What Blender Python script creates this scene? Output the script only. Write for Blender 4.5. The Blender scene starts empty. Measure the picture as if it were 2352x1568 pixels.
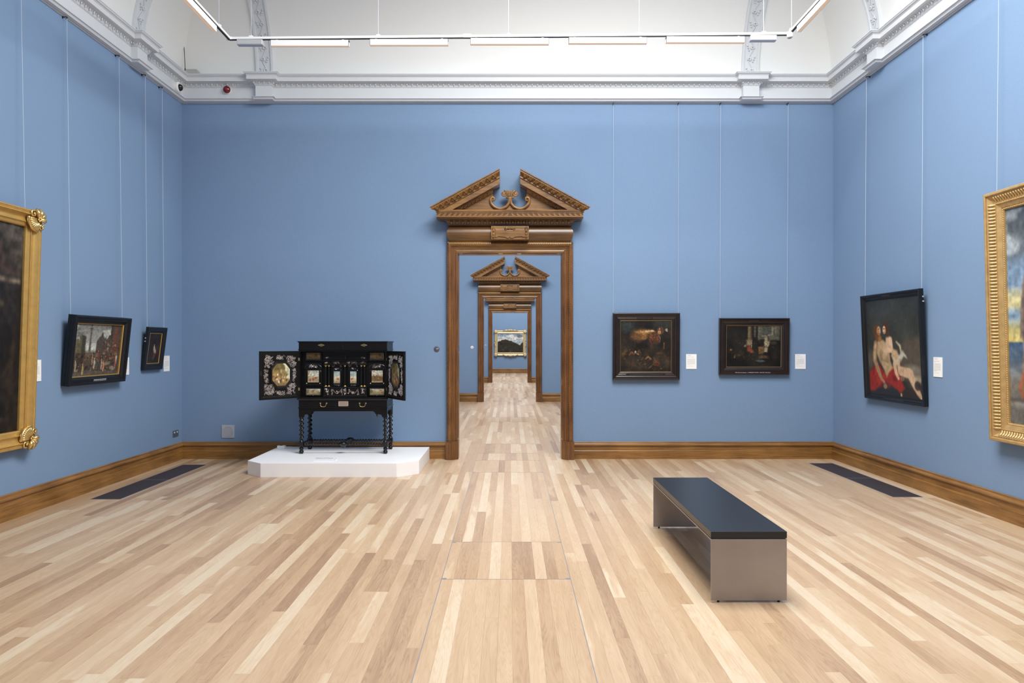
import bpy, math, random
import numpy as np
from mathutils import Matrix, Vector

random.seed(7)
RNG = np.random.RandomState(11)
SC = bpy.context.scene
COL = SC.collection
PI = math.pi

# ------------------------------------------------------------------ camera, world, lights, exposure
# the picture is taken as 2352 x 1568; focal length 24 mm on a 36 mm sensor = 1568 px
FPX, PX0, PY0, EYE = 1568.0, 1171.0, 788.0, 1.6
cam_d = bpy.data.cameras.new('camera')
cam_d.sensor_width = 36.0
cam_d.lens = 24.0
cam_d.shift_x = (1176.0 - PX0) / 2352.0
cam_d.shift_y = (PY0 - 784.0) / 2352.0
cam_d.clip_start = 0.05
cam = bpy.data.objects.new('camera', cam_d)
cam.location = (0, 0, EYE)
cam.rotation_euler = (PI / 2, 0, 0)
COL.objects.link(cam)
SC.camera = cam

world = bpy.data.worlds.new('world')
SC.world = world
world.use_nodes = True
world.node_tree.nodes['Background'].inputs[0].default_value = (0.8, 0.88, 1.0, 1)
world.node_tree.nodes['Background'].inputs[1].default_value = 0.3

SC.view_settings.view_transform = 'Standard'
SC.view_settings.look = 'None'
SC.view_settings.gamma = 1.0
SC.view_settings.use_curve_mapping = False
SC.view_settings.exposure = 0.0
SC.cycles.use_denoising = True
SC.cycles.max_bounces = 10
SC.cycles.diffuse_bounces = 6
SC.cycles.caustics_reflective = False
SC.cycles.caustics_refractive = False


def area(name, loc, sx, sy, power, color=(1.0, 0.985, 0.96), rot=(0, 0, 0)):
    d = bpy.data.lights.new(name, 'AREA')
    d.shape = 'RECTANGLE'
    d.size, d.size_y = sx, sy
    d.energy = power
    d.color = color
    o = bpy.data.objects.new(name, d)
    o.location = loc
    o.rotation_euler = rot
    COL.objects.link(o)
    return o


XL, XR, YF, YB = -4.547, 4.481, -0.60, 9.467          # the room's inner wall faces
WALL_T = 0.25
DOOR_Y = [9.467, 18.69, 27.80]                        # near faces of the three doorway walls
YEND = 36.70
XC = (XL + XR) / 2

# daylight through the laylight of each gallery's ceiling
area('laylight_light', (XC + 1.1, 4.75, 6.72), 3.2, 3.8, 765.0)
for _y, _p in ((14.1, 540.0), (23.3, 540.0), (32.3, 540.0)):
    area('laylight_light', (XC + 0.3, _y, 6.36), 3.0, 3.4, _p)


# ------------------------------------------------------------------ helpers
def srgb(r, g, b):
    def f(c):
        c /= 255.0
        return c / 12.92 if c <= 0.04045 else ((c + 0.055) / 1.055) ** 2.4
    return (f(r), f(g), f(b))


def P(px, py, Y):
    """photo pixel and depth -> world point"""
    return ((px - PX0) * Y / FPX, Y, EYE - (py - PY0) * Y / FPX)


class MB:
    """collects geometry and links it as one mesh object"""
    def __init__(self):
        self.v, self.f = [], []

    def add(self, verts, faces):
        n = len(self.v)
        self.v.extend([tuple(p) for p in verts])
        self.f.extend([tuple(i + n for i in f) for f in faces])
        return self

    def box(self, x0, x1, y0, y1, z0, z1):
        v = [(x0, y0, z0), (x1, y0, z0), (x1, y1, z0), (x0, y1, z0), (x0, y0, z1), (x1, y0, z1), (x1, y1, z1), (x0, y1, z1)]
        return self.add(v, [(0, 3, 2, 1), (4, 5, 6, 7), (0, 1, 5, 4), (1, 2, 6, 5), (2, 3, 7, 6), (3, 0, 4, 7)])

    def rings(self, rings, close=True, cap=True, loop=False):
        n = len(rings[0])
        v = [p for r in rings for p in r]
        f = []
        m = len(rings)
        for i in range(m if loop else m - 1):
            a, b = i * n, ((i + 1) % m) * n
            for j in range(n if close else n - 1):
                k = (j + 1) % n
                f.append((a + j, a + k, b + k, b + j))
        if cap and not loop:
            f.append(tuple(range(n))[::-1])
            f.append(tuple(range((m - 1) * n, m * n)))
        return self.add(v, f)

    def prism(self, poly, fn, w0, w1):
        """poly of (a, b), extruded from w0 to w1; fn(a, b, w) -> xyz"""
        return self.rings([[fn(a, b, w0) for a, b in poly], [fn(a, b, w1) for a, b in poly]])

    def tube(self, pts, r, n=8, loop=False):
        pts = [Vector(p) for p in pts]
        m = len(pts)
        rr = r if isinstance(r, (list, tuple)) else [r] * m
        rings = []
        t0 = None
        for i, p in enumerate(pts):
            if loop:
                t = (pts[(i + 1) % m] - pts[i - 1])
            else:
                t = pts[min(i + 1, m - 1)] - pts[max(i - 1, 0)]
            t = t.normalized() if t.length > 1e-9 else Vector((0, 0, 1))
            if t0 is None:
                ref = Vector((0, 0, 1)) if abs(t.z) < 0.9 else Vector((1, 0, 0))
                u = t.cross(ref).normalized()
            else:
                u = (u - t * u.dot(t))
                u = u.normalized() if u.length > 1e-9 else t.orthogonal().normalized()
            t0 = t
            w = t.cross(u)
            rings.append([p + (u * math.cos(2 * PI * k / n) + w * math.sin(2 * PI * k / n)) * rr[i] for k in range(n)])
        return self.rings(rings, loop=loop)

    def lathe(self, prof, c, axis='z', n=16):
        """prof: (radius, height) along axis from c"""
        rings = []
        for r, h in prof:
            ring = []
            for k in range(n):
                a, b = r * math.cos(2 * PI * k / n), r * math.sin(2 * PI * k / n)
                if axis == 'z':
                    ring.append((c[0] + a, c[1] + b, c[2] + h))
                elif axis == 'y':
                    ring.append((c[0] + a, c[1] + h, c[2] - b))
                else:
                    ring.append((c[0] + h, c[1] + a, c[2] + b))
            rings.append(ring)
        return self.rings(rings)

    def ell(self, c, r, n=8, m=5):
        prof = [(max(1e-4, math.sin(PI * i / m)), -math.cos(PI * i / m)) for i in range(m + 1)]
        rings = [[(c[0] + r[0] * q * math.cos(2 * PI * k / n), c[1] + r[1] * q * math.sin(2 * PI * k / n), c[2] + r[2] * h) for k in range(n)] for q, h in prof]
        return self.rings(rings)

    def build(self, name, mat, parent=None, smooth=False, bevel=0.0, angle=None):
        me = bpy.data.meshes.new(name)
        me.from_pydata(self.v, [], self.f)
        if mat is not None:
            me.materials.append(mat)
        import bmesh
        bm = bmesh.new()
        bm.from_mesh(me)
        bmesh.ops.recalc_face_normals(bm, faces=bm.faces)
        bm.to_mesh(me)
        bm.free()
        if smooth:
            me.polygons.foreach_set('use_smooth', [True] * len(me.polygons))
            if angle:
                me.set_sharp_from_angle(angle=angle)
        o = bpy.data.objects.new(name, me)
        COL.objects.link(o)
        if parent is not None:
            o.parent = parent
        if bevel:
            md = o.modifiers.new('bevel', 'BEVEL')
            md.width = bevel
            md.segments = 2
            md.limit_method = 'ANGLE'
        return o


def tag(o, label=None, cat=None, group=None, kind=None):
    if label: o['label'] = label
    if cat: o['category'] = cat
    if group: o['group'] = group
    if kind: o['kind'] = kind
    return o


def thing(name, label, cat, loc=(0, 0, 0), group=None, matrix=None):
    o = bpy.data.objects.new(name, None)
    o.empty_display_size = 0.1
    COL.objects.link(o)
    if matrix is not None:
        o.matrix_world = matrix
    else:
        o.location = loc
    return tag(o, label, cat, group)


def structure(name, parent=None, loc=(0, 0, 0)):
    o = bpy.data.objects.new(name, None)
    o.empty_display_size = 0.1
    o.location = loc
    COL.objects.link(o)
    if parent: o.parent = parent
    o['kind'] = 'structure'
    return o


def dup(o, parent=None):
    c = o.copy()
    COL.objects.link(c)
    c.parent = parent
    for ch in list(o.children):
        dup(ch, c)
    return c


def share(first, parent, loc=None, rot=None, scale=None):
    """another object on the same mesh, a child of parent"""
    c = first.copy()
    COL.objects.link(c)
    c.parent = parent
    if loc is not None: c.location = loc
    if rot is not None: c.rotation_euler = rot
    if scale is not None: c.scale = scale
    return c


# ------------------------------------------------------------------ materials
def new_mat(name):
    m = bpy.data.materials.new(name)
    m.use_nodes = True
    nt = m.node_tree
    return m, nt, nt.nodes['Principled BSDF']


def N(nt, typ, **kw):
    n = nt.nodes.new(typ)
    for k, v in kw.items():
        if k == 'op':
            n.operation = v
        elif hasattr(n, k):
            setattr(n, k, v)
    return n


def setin(n, **kw):
    for k, v in kw.items():
        n.inputs[k].default_value = v
    return n


def plain(name, col, rough=0.5, metal=0.0, spec=0.5, vary=0.0, scale=20.0, bump=0.0, stretch=(1, 1, 1), coat=0.0):
    m, nt, b = new_mat(name)
    b.inputs['Roughness'].default_value = rough
    b.inputs['Metallic'].default_value = metal
    b.inputs['Specular IOR Level'].default_value = spec
    b.inputs['Coat Weight'].default_value = coat
    b.inputs['Coat Roughness'].default_value = 0.15
    b.inputs['Base Color'].default_value = (*col, 1)
    if vary or bump:
        tc = N(nt, 'ShaderNodeTexCoord')
        mp = N(nt, 'ShaderNodeMapping')
        mp.inputs['Scale'].default_value = stretch
        nz = N(nt, 'ShaderNodeTexNoise')
        nz.inputs['Scale'].default_value = scale
        nz.inputs['Detail'].default_value = 6
        nt.links.new(tc.outputs['Object'], mp.inputs[0])
        nt.links.new(mp.outputs[0], nz.inputs['Vector'])
        if vary:
            mix = N(nt, 'ShaderNodeMix', data_type='RGBA')
            mix.inputs[6].default_value = (*[c * (1 - vary) for c in col], 1)
            mix.inputs[7].default_value = (*[min(1, c * (1 + vary)) for c in col], 1)
            rg = N(nt, 'ShaderNodeMapRange')
            setin(rg, **{'From Min': 0.3, 'From Max': 0.7})
            nt.links.new(nz.outputs[0], rg.inputs[0])
            nt.links.new(rg.outputs[0], mix.inputs[0])
            nt.links.new(mix.outputs[2], b.inputs['Base Color'])
        if bump:
            bp = N(nt, 'ShaderNodeBump')
            bp.inputs['Strength'].default_value = bump
            bp.inputs['Distance'].default_value = 0.003
            nt.links.new(nz.outputs[0], bp.inputs['Height'])
            nt.links.new(bp.outputs[0], b.inputs['Normal'])
    return m


def wood(name, dark, light, axis, rough=0.34, coat=0.0):
    """stained oak, grain along one axis"""
    m, nt, b = new_mat(name)
    st = {'x': (1.2, 22, 22), 'y': (22, 1.2, 22), 'z': (22, 22, 1.2)}[axis]
    tc = N(nt, 'ShaderNodeTexCoord')
    mp = N(nt, 'ShaderNodeMapping'); mp.inputs['Scale'].default_value = st
    n1 = setin(N(nt, 'ShaderNodeTexNoise'), Scale=2.2, Detail=7.0, Roughness=0.62, Distortion=0.4)
    n2 = setin(N(nt, 'ShaderNodeTexNoise'), Scale=2.4, Detail=3.0)
    nt.links.new(tc.outputs['Object'], mp.inputs[0])
    nt.links.new(mp.outputs[0], n1.inputs['Vector'])
    nt.links.new(tc.outputs['Object'], n2.inputs['Vector'])
    ad = N(nt, 'ShaderNodeMath', op='MULTIPLY_ADD')
    nt.links.new(n2.outputs[0], ad.inputs[0]); ad.inputs[1].default_value = 0.8
    nt.links.new(n1.outputs[0], ad.inputs[2])
    rg = setin(N(nt, 'ShaderNodeMapRange'), **{'From Min': 0.62, 'From Max': 1.15})
    nt.links.new(ad.outputs[0], rg.inputs[0])
    mix = N(nt, 'ShaderNodeMix', data_type='RGBA')
    mix.inputs[6].default_value = (*dark, 1); mix.inputs[7].default_value = (*light, 1)
    nt.links.new(rg.outputs[0], mix.inputs[0])
    nt.links.new(mix.outputs[2], b.inputs['Base Color'])
    b.inputs['Roughness'].default_value = rough
    b.inputs['Coat Weight'].default_value = coat
    b.inputs['Coat Roughness'].default_value = 0.25
    bp = setin(N(nt, 'ShaderNodeBump'), Strength=0.12, Distance=0.002)
    nt.links.new(n1.outputs[0], bp.inputs['Height'])
    nt.links.new(bp.outputs[0], b.inputs['Normal'])
    return m


OAK_D, OAK_L = srgb(86, 57, 23), srgb(160, 116, 62)  # palette lightened for the light falling on the crown parts
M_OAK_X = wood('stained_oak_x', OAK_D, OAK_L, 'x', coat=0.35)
M_OAK_SHADED = wood('shaded_oak_x', srgb(66, 42, 17), srgb(116, 80, 40), 'x', coat=0.4)  # same oak darkened: the cornice's shade put into frieze and bed moulding
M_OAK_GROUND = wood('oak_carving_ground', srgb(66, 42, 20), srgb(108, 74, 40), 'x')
M_OAK_JAMB = wood('shaded_oak_z', srgb(72, 43, 18), srgb(128, 84, 42), 'z', coat=0.3)  # same oak, shade on the jambs put into a darker colour
M_OAK_Y = wood('stained_oak_y', OAK_D, OAK_L, 'y', coat=0.15)
M_OAK_Z = wood('stained_oak_z', OAK_D, OAK_L, 'z', coat=0.15)
M_BASE_X = wood('baseboard_oak_x', srgb(106, 70, 30), srgb(160, 116, 62), 'x', coat=0.1)
M_BASE_Y = wood('baseboard_oak_y', srgb(106, 70, 30), srgb(160, 116, 62), 'y', coat=0.1)
M_CREAM = plain('cove_cream', srgb(229, 231, 230), 0.85, spec=0.2)
M_WHITE = plain('plaster_white', srgb(211, 215, 219), 0.75, spec=0.3)
M_EBONY = plain('ebony', (0.005, 0.0045, 0.0045), 0.34, spec=0.3, vary=0.3, scale=30)
M_EBONY_TURN = plain('ebony_turned', (0.007, 0.0065, 0.007), 0.24, spec=0.5)
M_BLACKFRAME = plain('ebonised_frame', (0.007, 0.0075, 0.009), 0.36, spec=0.5)
M_BROWNFRAME = plain('brown_black_frame', (0.017, 0.0085, 0.006), 0.27, spec=0.6, vary=0.3, scale=12, coat=0.2)
M_GOLD = plain('gilding', (0.62, 0.385, 0.115), 0.36, metal=0.5, vary=0.08, scale=14, bump=0.08)
M_GOLD_OLD = plain('old_gilding', (0.56, 0.365, 0.15), 0.44, metal=0.45, vary=0.14, scale=18, bump=0.15)
M_GOLD_RIB = plain('ribbed_gilding', (0.66, 0.46, 0.21), 0.42, metal=0.55)
M_GOLD_PALE = plain('pale_gilding', (0.70, 0.56, 0.31), 0.38, metal=0.45)
M_SLIP_DULL = plain('dull_gold_slip', (0.27, 0.18, 0.075), 0.42, metal=0.5)
M_GOLD_HI = plain('bright_gilding', (0.80, 0.56, 0.22), 0.28, metal=0.85)
M_SLIP = plain('gold_slip', (0.52, 0.33, 0.10), 0.4, metal=0.6)
M_BRASS = plain('brass', (0.62, 0.46, 0.22), 0.3, metal=0.9)
M_SILVER = plain('pewter_inlay', (0.56, 0.51, 0.48), 0.26, metal=0.9)
M_STEEL = plain('bead_blasted_steel', (0.40, 0.355, 0.32), 0.42, metal=0.5, vary=0.08, scale=3.5)
M_BENCHTOP = plain('black_laminate', (0.011, 0.012, 0.014), 0.33, spec=0.6)
M_RUBBER = plain('black_rubber', (0.006, 0.006, 0.006), 0.6)
M_PLINTH = plain('painted_white_mdf', srgb(246, 246, 247), 0.5, spec=0.35)
M_CARD = plain('white_card', srgb(244, 244, 242), 0.7)
M_NOTICE = plain('notice_card', srgb(226, 227, 230), 0.6)
M_PRINT = plain('grey_print', srgb(165, 165, 168), 0.8)
M_INK = plain('dark_print', srgb(70, 70, 74), 0.8)
M_LETTER = plain('white_lettering', srgb(205, 205, 210), 0.6)
M_PLATE = plain('black_nameplate', (0.004, 0.004, 0.005), 0.5)
M_TRACK = plain('white_track', srgb(250, 250, 250), 0.4)
M_ALU = plain('silver_grey_case', (0.58, 0.60, 0.63), 0.35, metal=0.3)
M_GROOVE = plain('dark_groove', (0.03, 0.03, 0.035), 0.6)
M_WARM = plain('floor_glow_diffuser', srgb(232, 196, 160), 0.5)  # warm tint and faint glow imitate the floor reflected in the underside
_b = M_WARM.node_tree.nodes['Principled BSDF']
_b.inputs['Emission Color'].default_value = (1.0, 0.74, 0.52, 1)
_b.inputs['Emission Strength'].default_value = 0.3
M_CABLE = plain('pale_cable', srgb(208, 218, 230), 0.5)
M_HOOK = plain('dark_hook', (0.02, 0.022, 0.026), 0.4, metal=0.5)
M_GREYPL = plain('grey_plastic', srgb(176, 178, 188), 0.5)
M_SOCKET = plain('brushed_socket', srgb(96, 102, 112), 0.4, metal=0.3)
M_DARKDISC = plain('dark_disc', srgb(84, 82, 92), 0.45)
M_WHITEPL = plain('white_plastic', srgb(238, 238, 236), 0.4)
M_DOME = plain('smoked_dome', (0.006, 0.004, 0.008), 0.08, spec=0.7)
M_RED = plain('red_lens', (0.16, 0.006, 0.012), 0.15, spec=0.6)
M_GRILLE = plain('grille_metal', srgb(74, 68, 72), 0.5, metal=0.3)
M_GRILLE_EDGE = plain('grille_edge', srgb(120, 126, 146), 0.4, metal=0.4)
M_STRIP = plain('steel_strip', srgb(150, 152, 160), 0.4, metal=0.4)
M_SUB = plain('sub_floor', srgb(96, 70, 46), 0.9)
M_PLAQUE = plain('engraved_plaque', srgb(190, 170, 156), 0.4, metal=0.35)


def wall_material():
    m, nt, b = new_mat('blue_wall_cloth')
    tc = N(nt, 'ShaderNodeTexCoord')
    n1 = setin(N(nt, 'ShaderNodeTexNoise'), Scale=170.0, Detail=3.0, Roughness=0.7)
    n2 = setin(N(nt, 'ShaderNodeTexNoise'), Scale=0.7, Detail=2.0)
    nt.links.new(tc.outputs['Object'], n1.inputs['Vector'])
    nt.links.new(tc.outputs['Object'], n2.inputs['Vector'])
    mix = N(nt, 'ShaderNodeMix', data_type='RGBA')
    mix.inputs[6].default_value = (*WALL_A, 1)
    mix.inputs[7].default_value = (*WALL_B, 1)
    ad = N(nt, 'ShaderNodeMath', op='MULTIPLY_ADD')
    nt.links.new(n2.outputs[0], ad.inputs[0]); ad.inputs[1].default_value = 0.3
    nt.links.new(n1.outputs[0], ad.inputs[2])
    rg = setin(N(nt, 'ShaderNodeMapRange'), **{'From Min': 0.35, 'From Max': 0.95})
    nt.links.new(ad.outputs[0], rg.inputs[0])
    nt.links.new(rg.outputs[0], mix.inputs[0])
    nt.links.new(mix.outputs[2], b.inputs['Base Color'])
    b.inputs['Roughness'].default_value = 0.9
    b.inputs['Specular IOR Level'].default_value = 0.15
    bp = setin(N(nt, 'ShaderNodeBump'), Strength=0.12, Distance=0.001)
    nt.links.new(n1.outputs[0], bp.inputs['Height'])
    nt.links.new(bp.outputs[0], b.inputs['Normal'])
    return m


WALL_A, WALL_B = srgb(115, 140, 172), srgb(130, 156, 187)
M_WALL = wall_material()


def plank_material():
    m, nt, b = new_mat('oak_plank')
    at = N(nt, 'ShaderNodeAttribute', attribute_name='plank')
    sep = N(nt, 'ShaderNodeSeparateColor')
    nt.links.new(at.outputs['Color'], sep.inputs[0])
    tone, seed, sap = sep.outputs[0], sep.outputs[1], sep.outputs[2]
    tc = N(nt, 'ShaderNodeTexCoord')
    off = N(nt, 'ShaderNodeCombineXYZ')
    sm = N(nt, 'ShaderNodeMath', op='MULTIPLY'); sm.inputs[1].default_value = 83.0
    nt.links.new(seed, sm.inputs[0])
    nt.links.new(sm.outputs[0], off.inputs[2]); nt.links.new(sm.outputs[0], off.inputs[1])

    def noise(sx, sy, **kw):
        mp = N(nt, 'ShaderNodeMapping'); mp.inputs['Scale'].default_value = (sx, sy, 1)
        va = N(nt, 'ShaderNodeVectorMath', op='ADD')
        nt.links.new(tc.outputs['Object'], mp.inputs[0])
        nt.links.new(mp.outputs[0], va.inputs[0]); nt.links.new(off.outputs[0], va.inputs[1])
        nz = setin(N(nt, 'ShaderNodeTexNoise'), **kw)
        nt.links.new(va.outputs[0], nz.inputs['Vector'])
        return nz.outputs[0]

    def math2(op, a, bb, c=None):
        n = N(nt, 'ShaderNodeMath', op=op)
        for i, x in enumerate((a, bb, c)):
            if x is None: continue
            if isinstance(x, (int, float)): n.inputs[i].default_value = x
            else: nt.links.new(x, n.inputs[i])
        return n.outputs[0]

    ring = math2('POWER', math2('MULTIPLY_ADD', math2('SINE', math2('MULTIPLY', noise(12, 0.9, Scale=1.0, Detail=2.5, Roughness=0.5), 120.0), 0), 0.5, 0.5), 2.2)
    figure = noise(26, 2.4, Scale=1.0, Detail=4.0, Roughness=0.6)
    fibre = noise(210, 5, Scale=1.0, Detail=3.0)
    blot = noise(9, 1.0, Scale=1.0, Detail=2.0)
    # tone -> base colour
    cr = N(nt, 'ShaderNodeValToRGB')
    el = cr.color_ramp.elements
    stops = [(0.0, srgb(156, 125, 97)), (0.25, srgb(177, 146, 114)), (0.5, srgb(189, 160, 127)), (0.75, srgb(199, 173, 141)), (1.0, srgb(208, 189, 162))]
    el[0].position, el[0].color = stops[0][0], (*stops[0][1], 1)
    el[1].position, el[1].color = stops[-1][0], (*stops[-1][1], 1)
    for p_, c_ in stops[1:-1]:
        e = el.new(p_); e.color = (*c_, 1)
    t2 = math2('ADD', tone, math2('MULTIPLY', math2('SUBTRACT', blot, 0.5), 0.42))
    t3 = math2('ADD', math2('SUBTRACT', t2, math2('MULTIPLY', ring, 0.15)), math2('MULTIPLY_ADD', figure, 0.5, -0.19))
    t4 = math2('ADD', t3, math2('MULTIPLY', math2('SUBTRACT', fibre, 0.5), 0.30))
    # sapwood: pale lengthwise streaks on some planks
    sr = setin(N(nt, 'ShaderNodeMapRange'), **{'From Min': 0.76, 'From Max': 0.82, 'To Min': 0.0, 'To Max': 0.26})
    nt.links.new(math2('ADD', blot, math2('MULTIPLY', sap, 0.24)), sr.inputs[0])
    sapm = sr.outputs[0]
    t5 = math2('ADD', t4, sapm)
    nt.links.new(t5, cr.inputs[0])
    # knots
    mpk = N(nt, 'ShaderNodeMapping'); mpk.inputs['Scale'].default_value = (1.9, 1.0, 1)
    nt.links.new(tc.outputs['Object'], mpk.inputs[0])
    vo = setin(N(nt, 'ShaderNodeTexVoronoi'), Scale=0.95)
    nt.links.new(mpk.outputs[0], vo.inputs['Vector'])
    kn = setin(N(nt, 'ShaderNodeMapRange'), **{'From Min': 0.006, 'From Max': 0.03, 'To Min': 0.55, 'To Max': 0.0})
    nt.links.new(vo.outputs['Distance'], kn.inputs[0])
    mixk = N(nt, 'ShaderNodeMix', data_type='RGBA')
    nt.links.new(kn.outputs[0], mixk.inputs[0])
    nt.links.new(cr.outputs[0], mixk.inputs[6])
    mixk.inputs[7].default_value = (*srgb(120, 84, 60), 1)
    nt.links.new(mixk.outputs[2], b.inputs['Base Color'])
    rr = math2('MULTIPLY_ADD', fibre, 0.12, 0.36)
    nt.links.new(rr, b.inputs['Roughness'])
    b.inputs['Specular IOR Level'].default_value = 0.5
    b.inputs['Coat Weight'].default_value = 0.35
    b.inputs['Coat Roughness'].default_value = 0.3
    bp = setin(N(nt, 'ShaderNodeBump'), Strength=0.06, Distance=0.001)
    nt.links.new(fibre, bp.inputs['Height'])
    nt.links.new(bp.outputs[0], b.inputs['Normal'])
    return m


M_PLANK = plank_material()


def paint_material():
    m, nt, b = new_mat('oil_paint')
    at = N(nt, 'ShaderNodeAttribute', attribute_name='paint')
    nt.links.new(at.outputs['Color'], b.inputs['Base Color'])
    b.inputs['Roughness'].default_value = 0.5
    b.inputs['Specular IOR Level'].default_value = 0.3
    return m


M_PAINT = paint_material()


# ------------------------------------------------------------------ floor
floor = tag(MB().box(XL - 0.3, XR + 0.3, YF - 0.3, YEND + 0.3, -0.15, -0.006).build('floor', M_SUB), kind='structure')

PITCH, STRIP_L, STRIP_R = 0.876 / 11, -0.463, 0.413
CROSS = [-0.6, 0.75, 1.62, 4.63, 5.50, 8.46, 9.33, 9.93, 10.86, 13.9, 14.77, 17.7, 18.57, 19.2, 20.1, 23.1, 24.0, 26.9, 27.7, 28.4, 29.3, 32.4, 33.3, 36.7]
GRILLES = [(-4.305, -3.995, 7.00, 8.00), (-4.305, -3.995, 8.00, 8.99), (3.985, 4.300, 7.10, 8.10), (3.985, 4.300, 8.10, 9.10)]


def screen(x, y, z=0.0):
    if y < 0.4:
        return None
    return (PX0 + x * FPX / y, PY0 - (z - EYE) * FPX / y)


def shown_area(x0, x1, y0, y1):
    s, n = 0.0, 14
    for i in range(n):
        y = y0 + (y1 - y0) * (i + 0.5) / n
        a, b = screen(x0, y), screen(x1, y)
        if a is None or a[1] > 1568:
            continue
        w = max(0.0, min(b[0], 2352) - max(a[0], 0))
        s += w * (FPX * EYE / (y * y)) * (y1 - y0) / n
    return s


planks = []
for k in range(-53, 64):
    x0 = STRIP_L + k * PITCH
    x1 = x0 + PITCH
    x0, x1 = max(x0, XL - 0.02), min(x1, XR + 0.02)
    if x1 - x0 < 0.01:
        continue
    r = random.Random(1000 + k)
    cuts = [YF]
    if 0 <= k < 11:
        for a, b in zip(CROSS[:-1], CROSS[1:]):
            if b - a > 2 and r.random() < 0.45:
                cuts.append(a + (b - a) * r.uniform(0.2, 0.8))
            cuts.append(b)
    else:
        y = YF - r.uniform(0, 1.5)
        while y < YEND:
            y += r.choice([r.uniform(0.5, 1.1), r.uniform(1.0, 2.0), r.uniform(1.6, 3.0)])
            if y > YF + 0.2:
                cuts.append(min(y, YEND))
    for a, b in zip(cuts[:-1], cuts[1:]):
        if b - a < 0.02:
            continue
        tone = min(1.0, max(0.0, r.gauss(0.47, 0.16)))
        if r.random() < 0.11: tone = r.uniform(0.76, 0.95)
        elif r.random() < 0.08: tone = r.uniform(0.08, 0.22)
        planks.append((x0, x1, a, b, tone, r.random(), 1.0 if r.random() < 0.16 else 0.0))


def cut_grilles(pl):
    out = [pl]
    for gx0, gx1, gy0, gy1 in GRILLES:
        nxt = []
        for q in out:
            x0, x1, a, b = q[:4]
            if x1 <= gx0 + 1e-4 or x0 >= gx1 - 1e-4 or b <= gy0 + 1e-4 or a >= gy1 - 1e-4:
                nxt.append(q); continue
            if a < gy0 - 0.02: nxt.append((x0, x1, a, gy0) + q[4:])
            if b > gy1 + 0.02: nxt.append((x0, x1, gy1, b) + q[4:])
            if x0 < gx0 - 0.004: nxt.append((x0, gx0, max(a, gy0), min(b, gy1)) + q[4:])
            if x1 > gx1 + 0.004: nxt.append((gx1, x1, max(a, gy0), min(b, gy1)) + q[4:])
        out = nxt
    return out


planks = [q for pl in planks for q in cut_grilles(pl)]
planks.sort(key=lambda q: -shown_area(*q[:4]))


def plank_verts(q):
    g, c = 0.0001, 0.0002
    x0, x1, a, b = q[0] + g, q[1] - g, q[2] + g, q[3] - g
    return [(x0 + c, a + c, 0), (x1 - c, a + c, 0), (x1 - c, b - c, 0), (x0 + c, b - c, 0), (x0, a, -0.0004), (x1, a, -0.0004), (x1, b, -0.0004), (x0, b, -0.0004), (x0, a, -0.012), (x1, a, -0.012), (x1, b, -0.012), (x0, b, -0.012)]


PLANK_F = [(0, 1, 2, 3)] + [(i + 4, (i + 1) % 4 + 4, (i + 1) % 4, i) for i in range(4)] + [(i + 8, (i + 1) % 4 + 8, (i + 1) % 4 + 4, i + 4) for i in range(4)]


def plank_object(name, qs):
    v, f, col = [], [], []
    for i, q in enumerate(qs):
        v += plank_verts(q)
        f += [tuple(j + 12 * i for j in t) for t in PLANK_F]
        col += [q[4], q[5], q[6], 1.0] * 12
    me = bpy.data.meshes.new(name)
    me.from_pydata(v, [], f)
    me.materials.append(M_PLANK)
    at = me.attributes.new('plank', 'FLOAT_COLOR', 'POINT')
    at.data.foreach_set('color', col)
    o = bpy.data.objects.new(name, me)
    COL.objects.link(o)
    o.parent = floor
    return o


for q in planks[:300]:
    plank_object('plank', [q])
tag(plank_object('far_planks', planks[300:]), kind='stuff')

# steel edge strips of the access panels down the middle of the floor
for xs in (STRIP_L, STRIP_R):
    MB().box(xs - 0.0022, xs + 0.0022, YF, 12.0, -0.004, 0.0012).build('edge_strip', M_STRIP, floor)
for i, yc in enumerate(CROSS[1:11]):
    if i == 2: w_ = 0.0022
    else: w_ = 0.0012
    MB().box(STRIP_L, STRIP_R, yc - w_, yc + w_, -0.004, 0.0010).build('cross_strip', M_STRIP, floor)
for yc, dy in ((4.63, 1), (5.50, -1), (8.46, 1), (9.33, -1)):
    for xs, dx in ((STRIP_L, 1), (STRIP_R, -1)):
        x_a, x_b = sorted((xs, xs + dx * 0.032)); y_a, y_b = sorted((yc, yc + dy * 0.022))
        MB().box(x_a, x_b, y_a, y_b, -0.003, 0.0014).build('corner_tab', M_STRIP, floor)

# floor grilles by the side walls
gl = ['dark metal floor grille below the small black-framed picture, half nearer the cabinet wall',
      'dark metal floor grille below the black-framed crowd scene, half nearer the viewer',
      'dark metal floor grille beyond the bench, half nearer the doorway wall',
      'dark metal floor grille beyond the bench, below the tall black-framed picture']
gorder = [1, 0, 3, 2]
for i, (x0, x1, y0, y1) in enumerate(GRILLES):
    t = thing('floor_grille', gl[gorder[i]], 'grille', (x0, y0, -0.006), 'floor grilles along the side walls')
    w, d = x1 - x0, y1 - y0
    fr = MB()
    e = 0.006
    fr.box(0, w, 0, e, 0, 0.008).box(0, w, d - e, d, 0, 0.008).box(0, e, e, d - e, 0, 0.008).box(w - e, w, e, d - e, 0, 0.008)
    fr.build('edge_frame', M_GRILLE_EDGE, t)
    s = MB()
    n = 70
    for j in range(n):
        yy = e + (d - 2 * e) * (j + 0.5) / n
        s.box(e, w - e, yy - 0.0045, yy + 0.0045, 0.001, 0.0068)
    tag(s.build('grating', M_GRILLE, t), kind='stuff')

# ------------------------------------------------------------------ walls
ZW = 5.30
DOOR_HW, DOOR_H = 0.735, 2.862                         # half width and height of the openings


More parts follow.
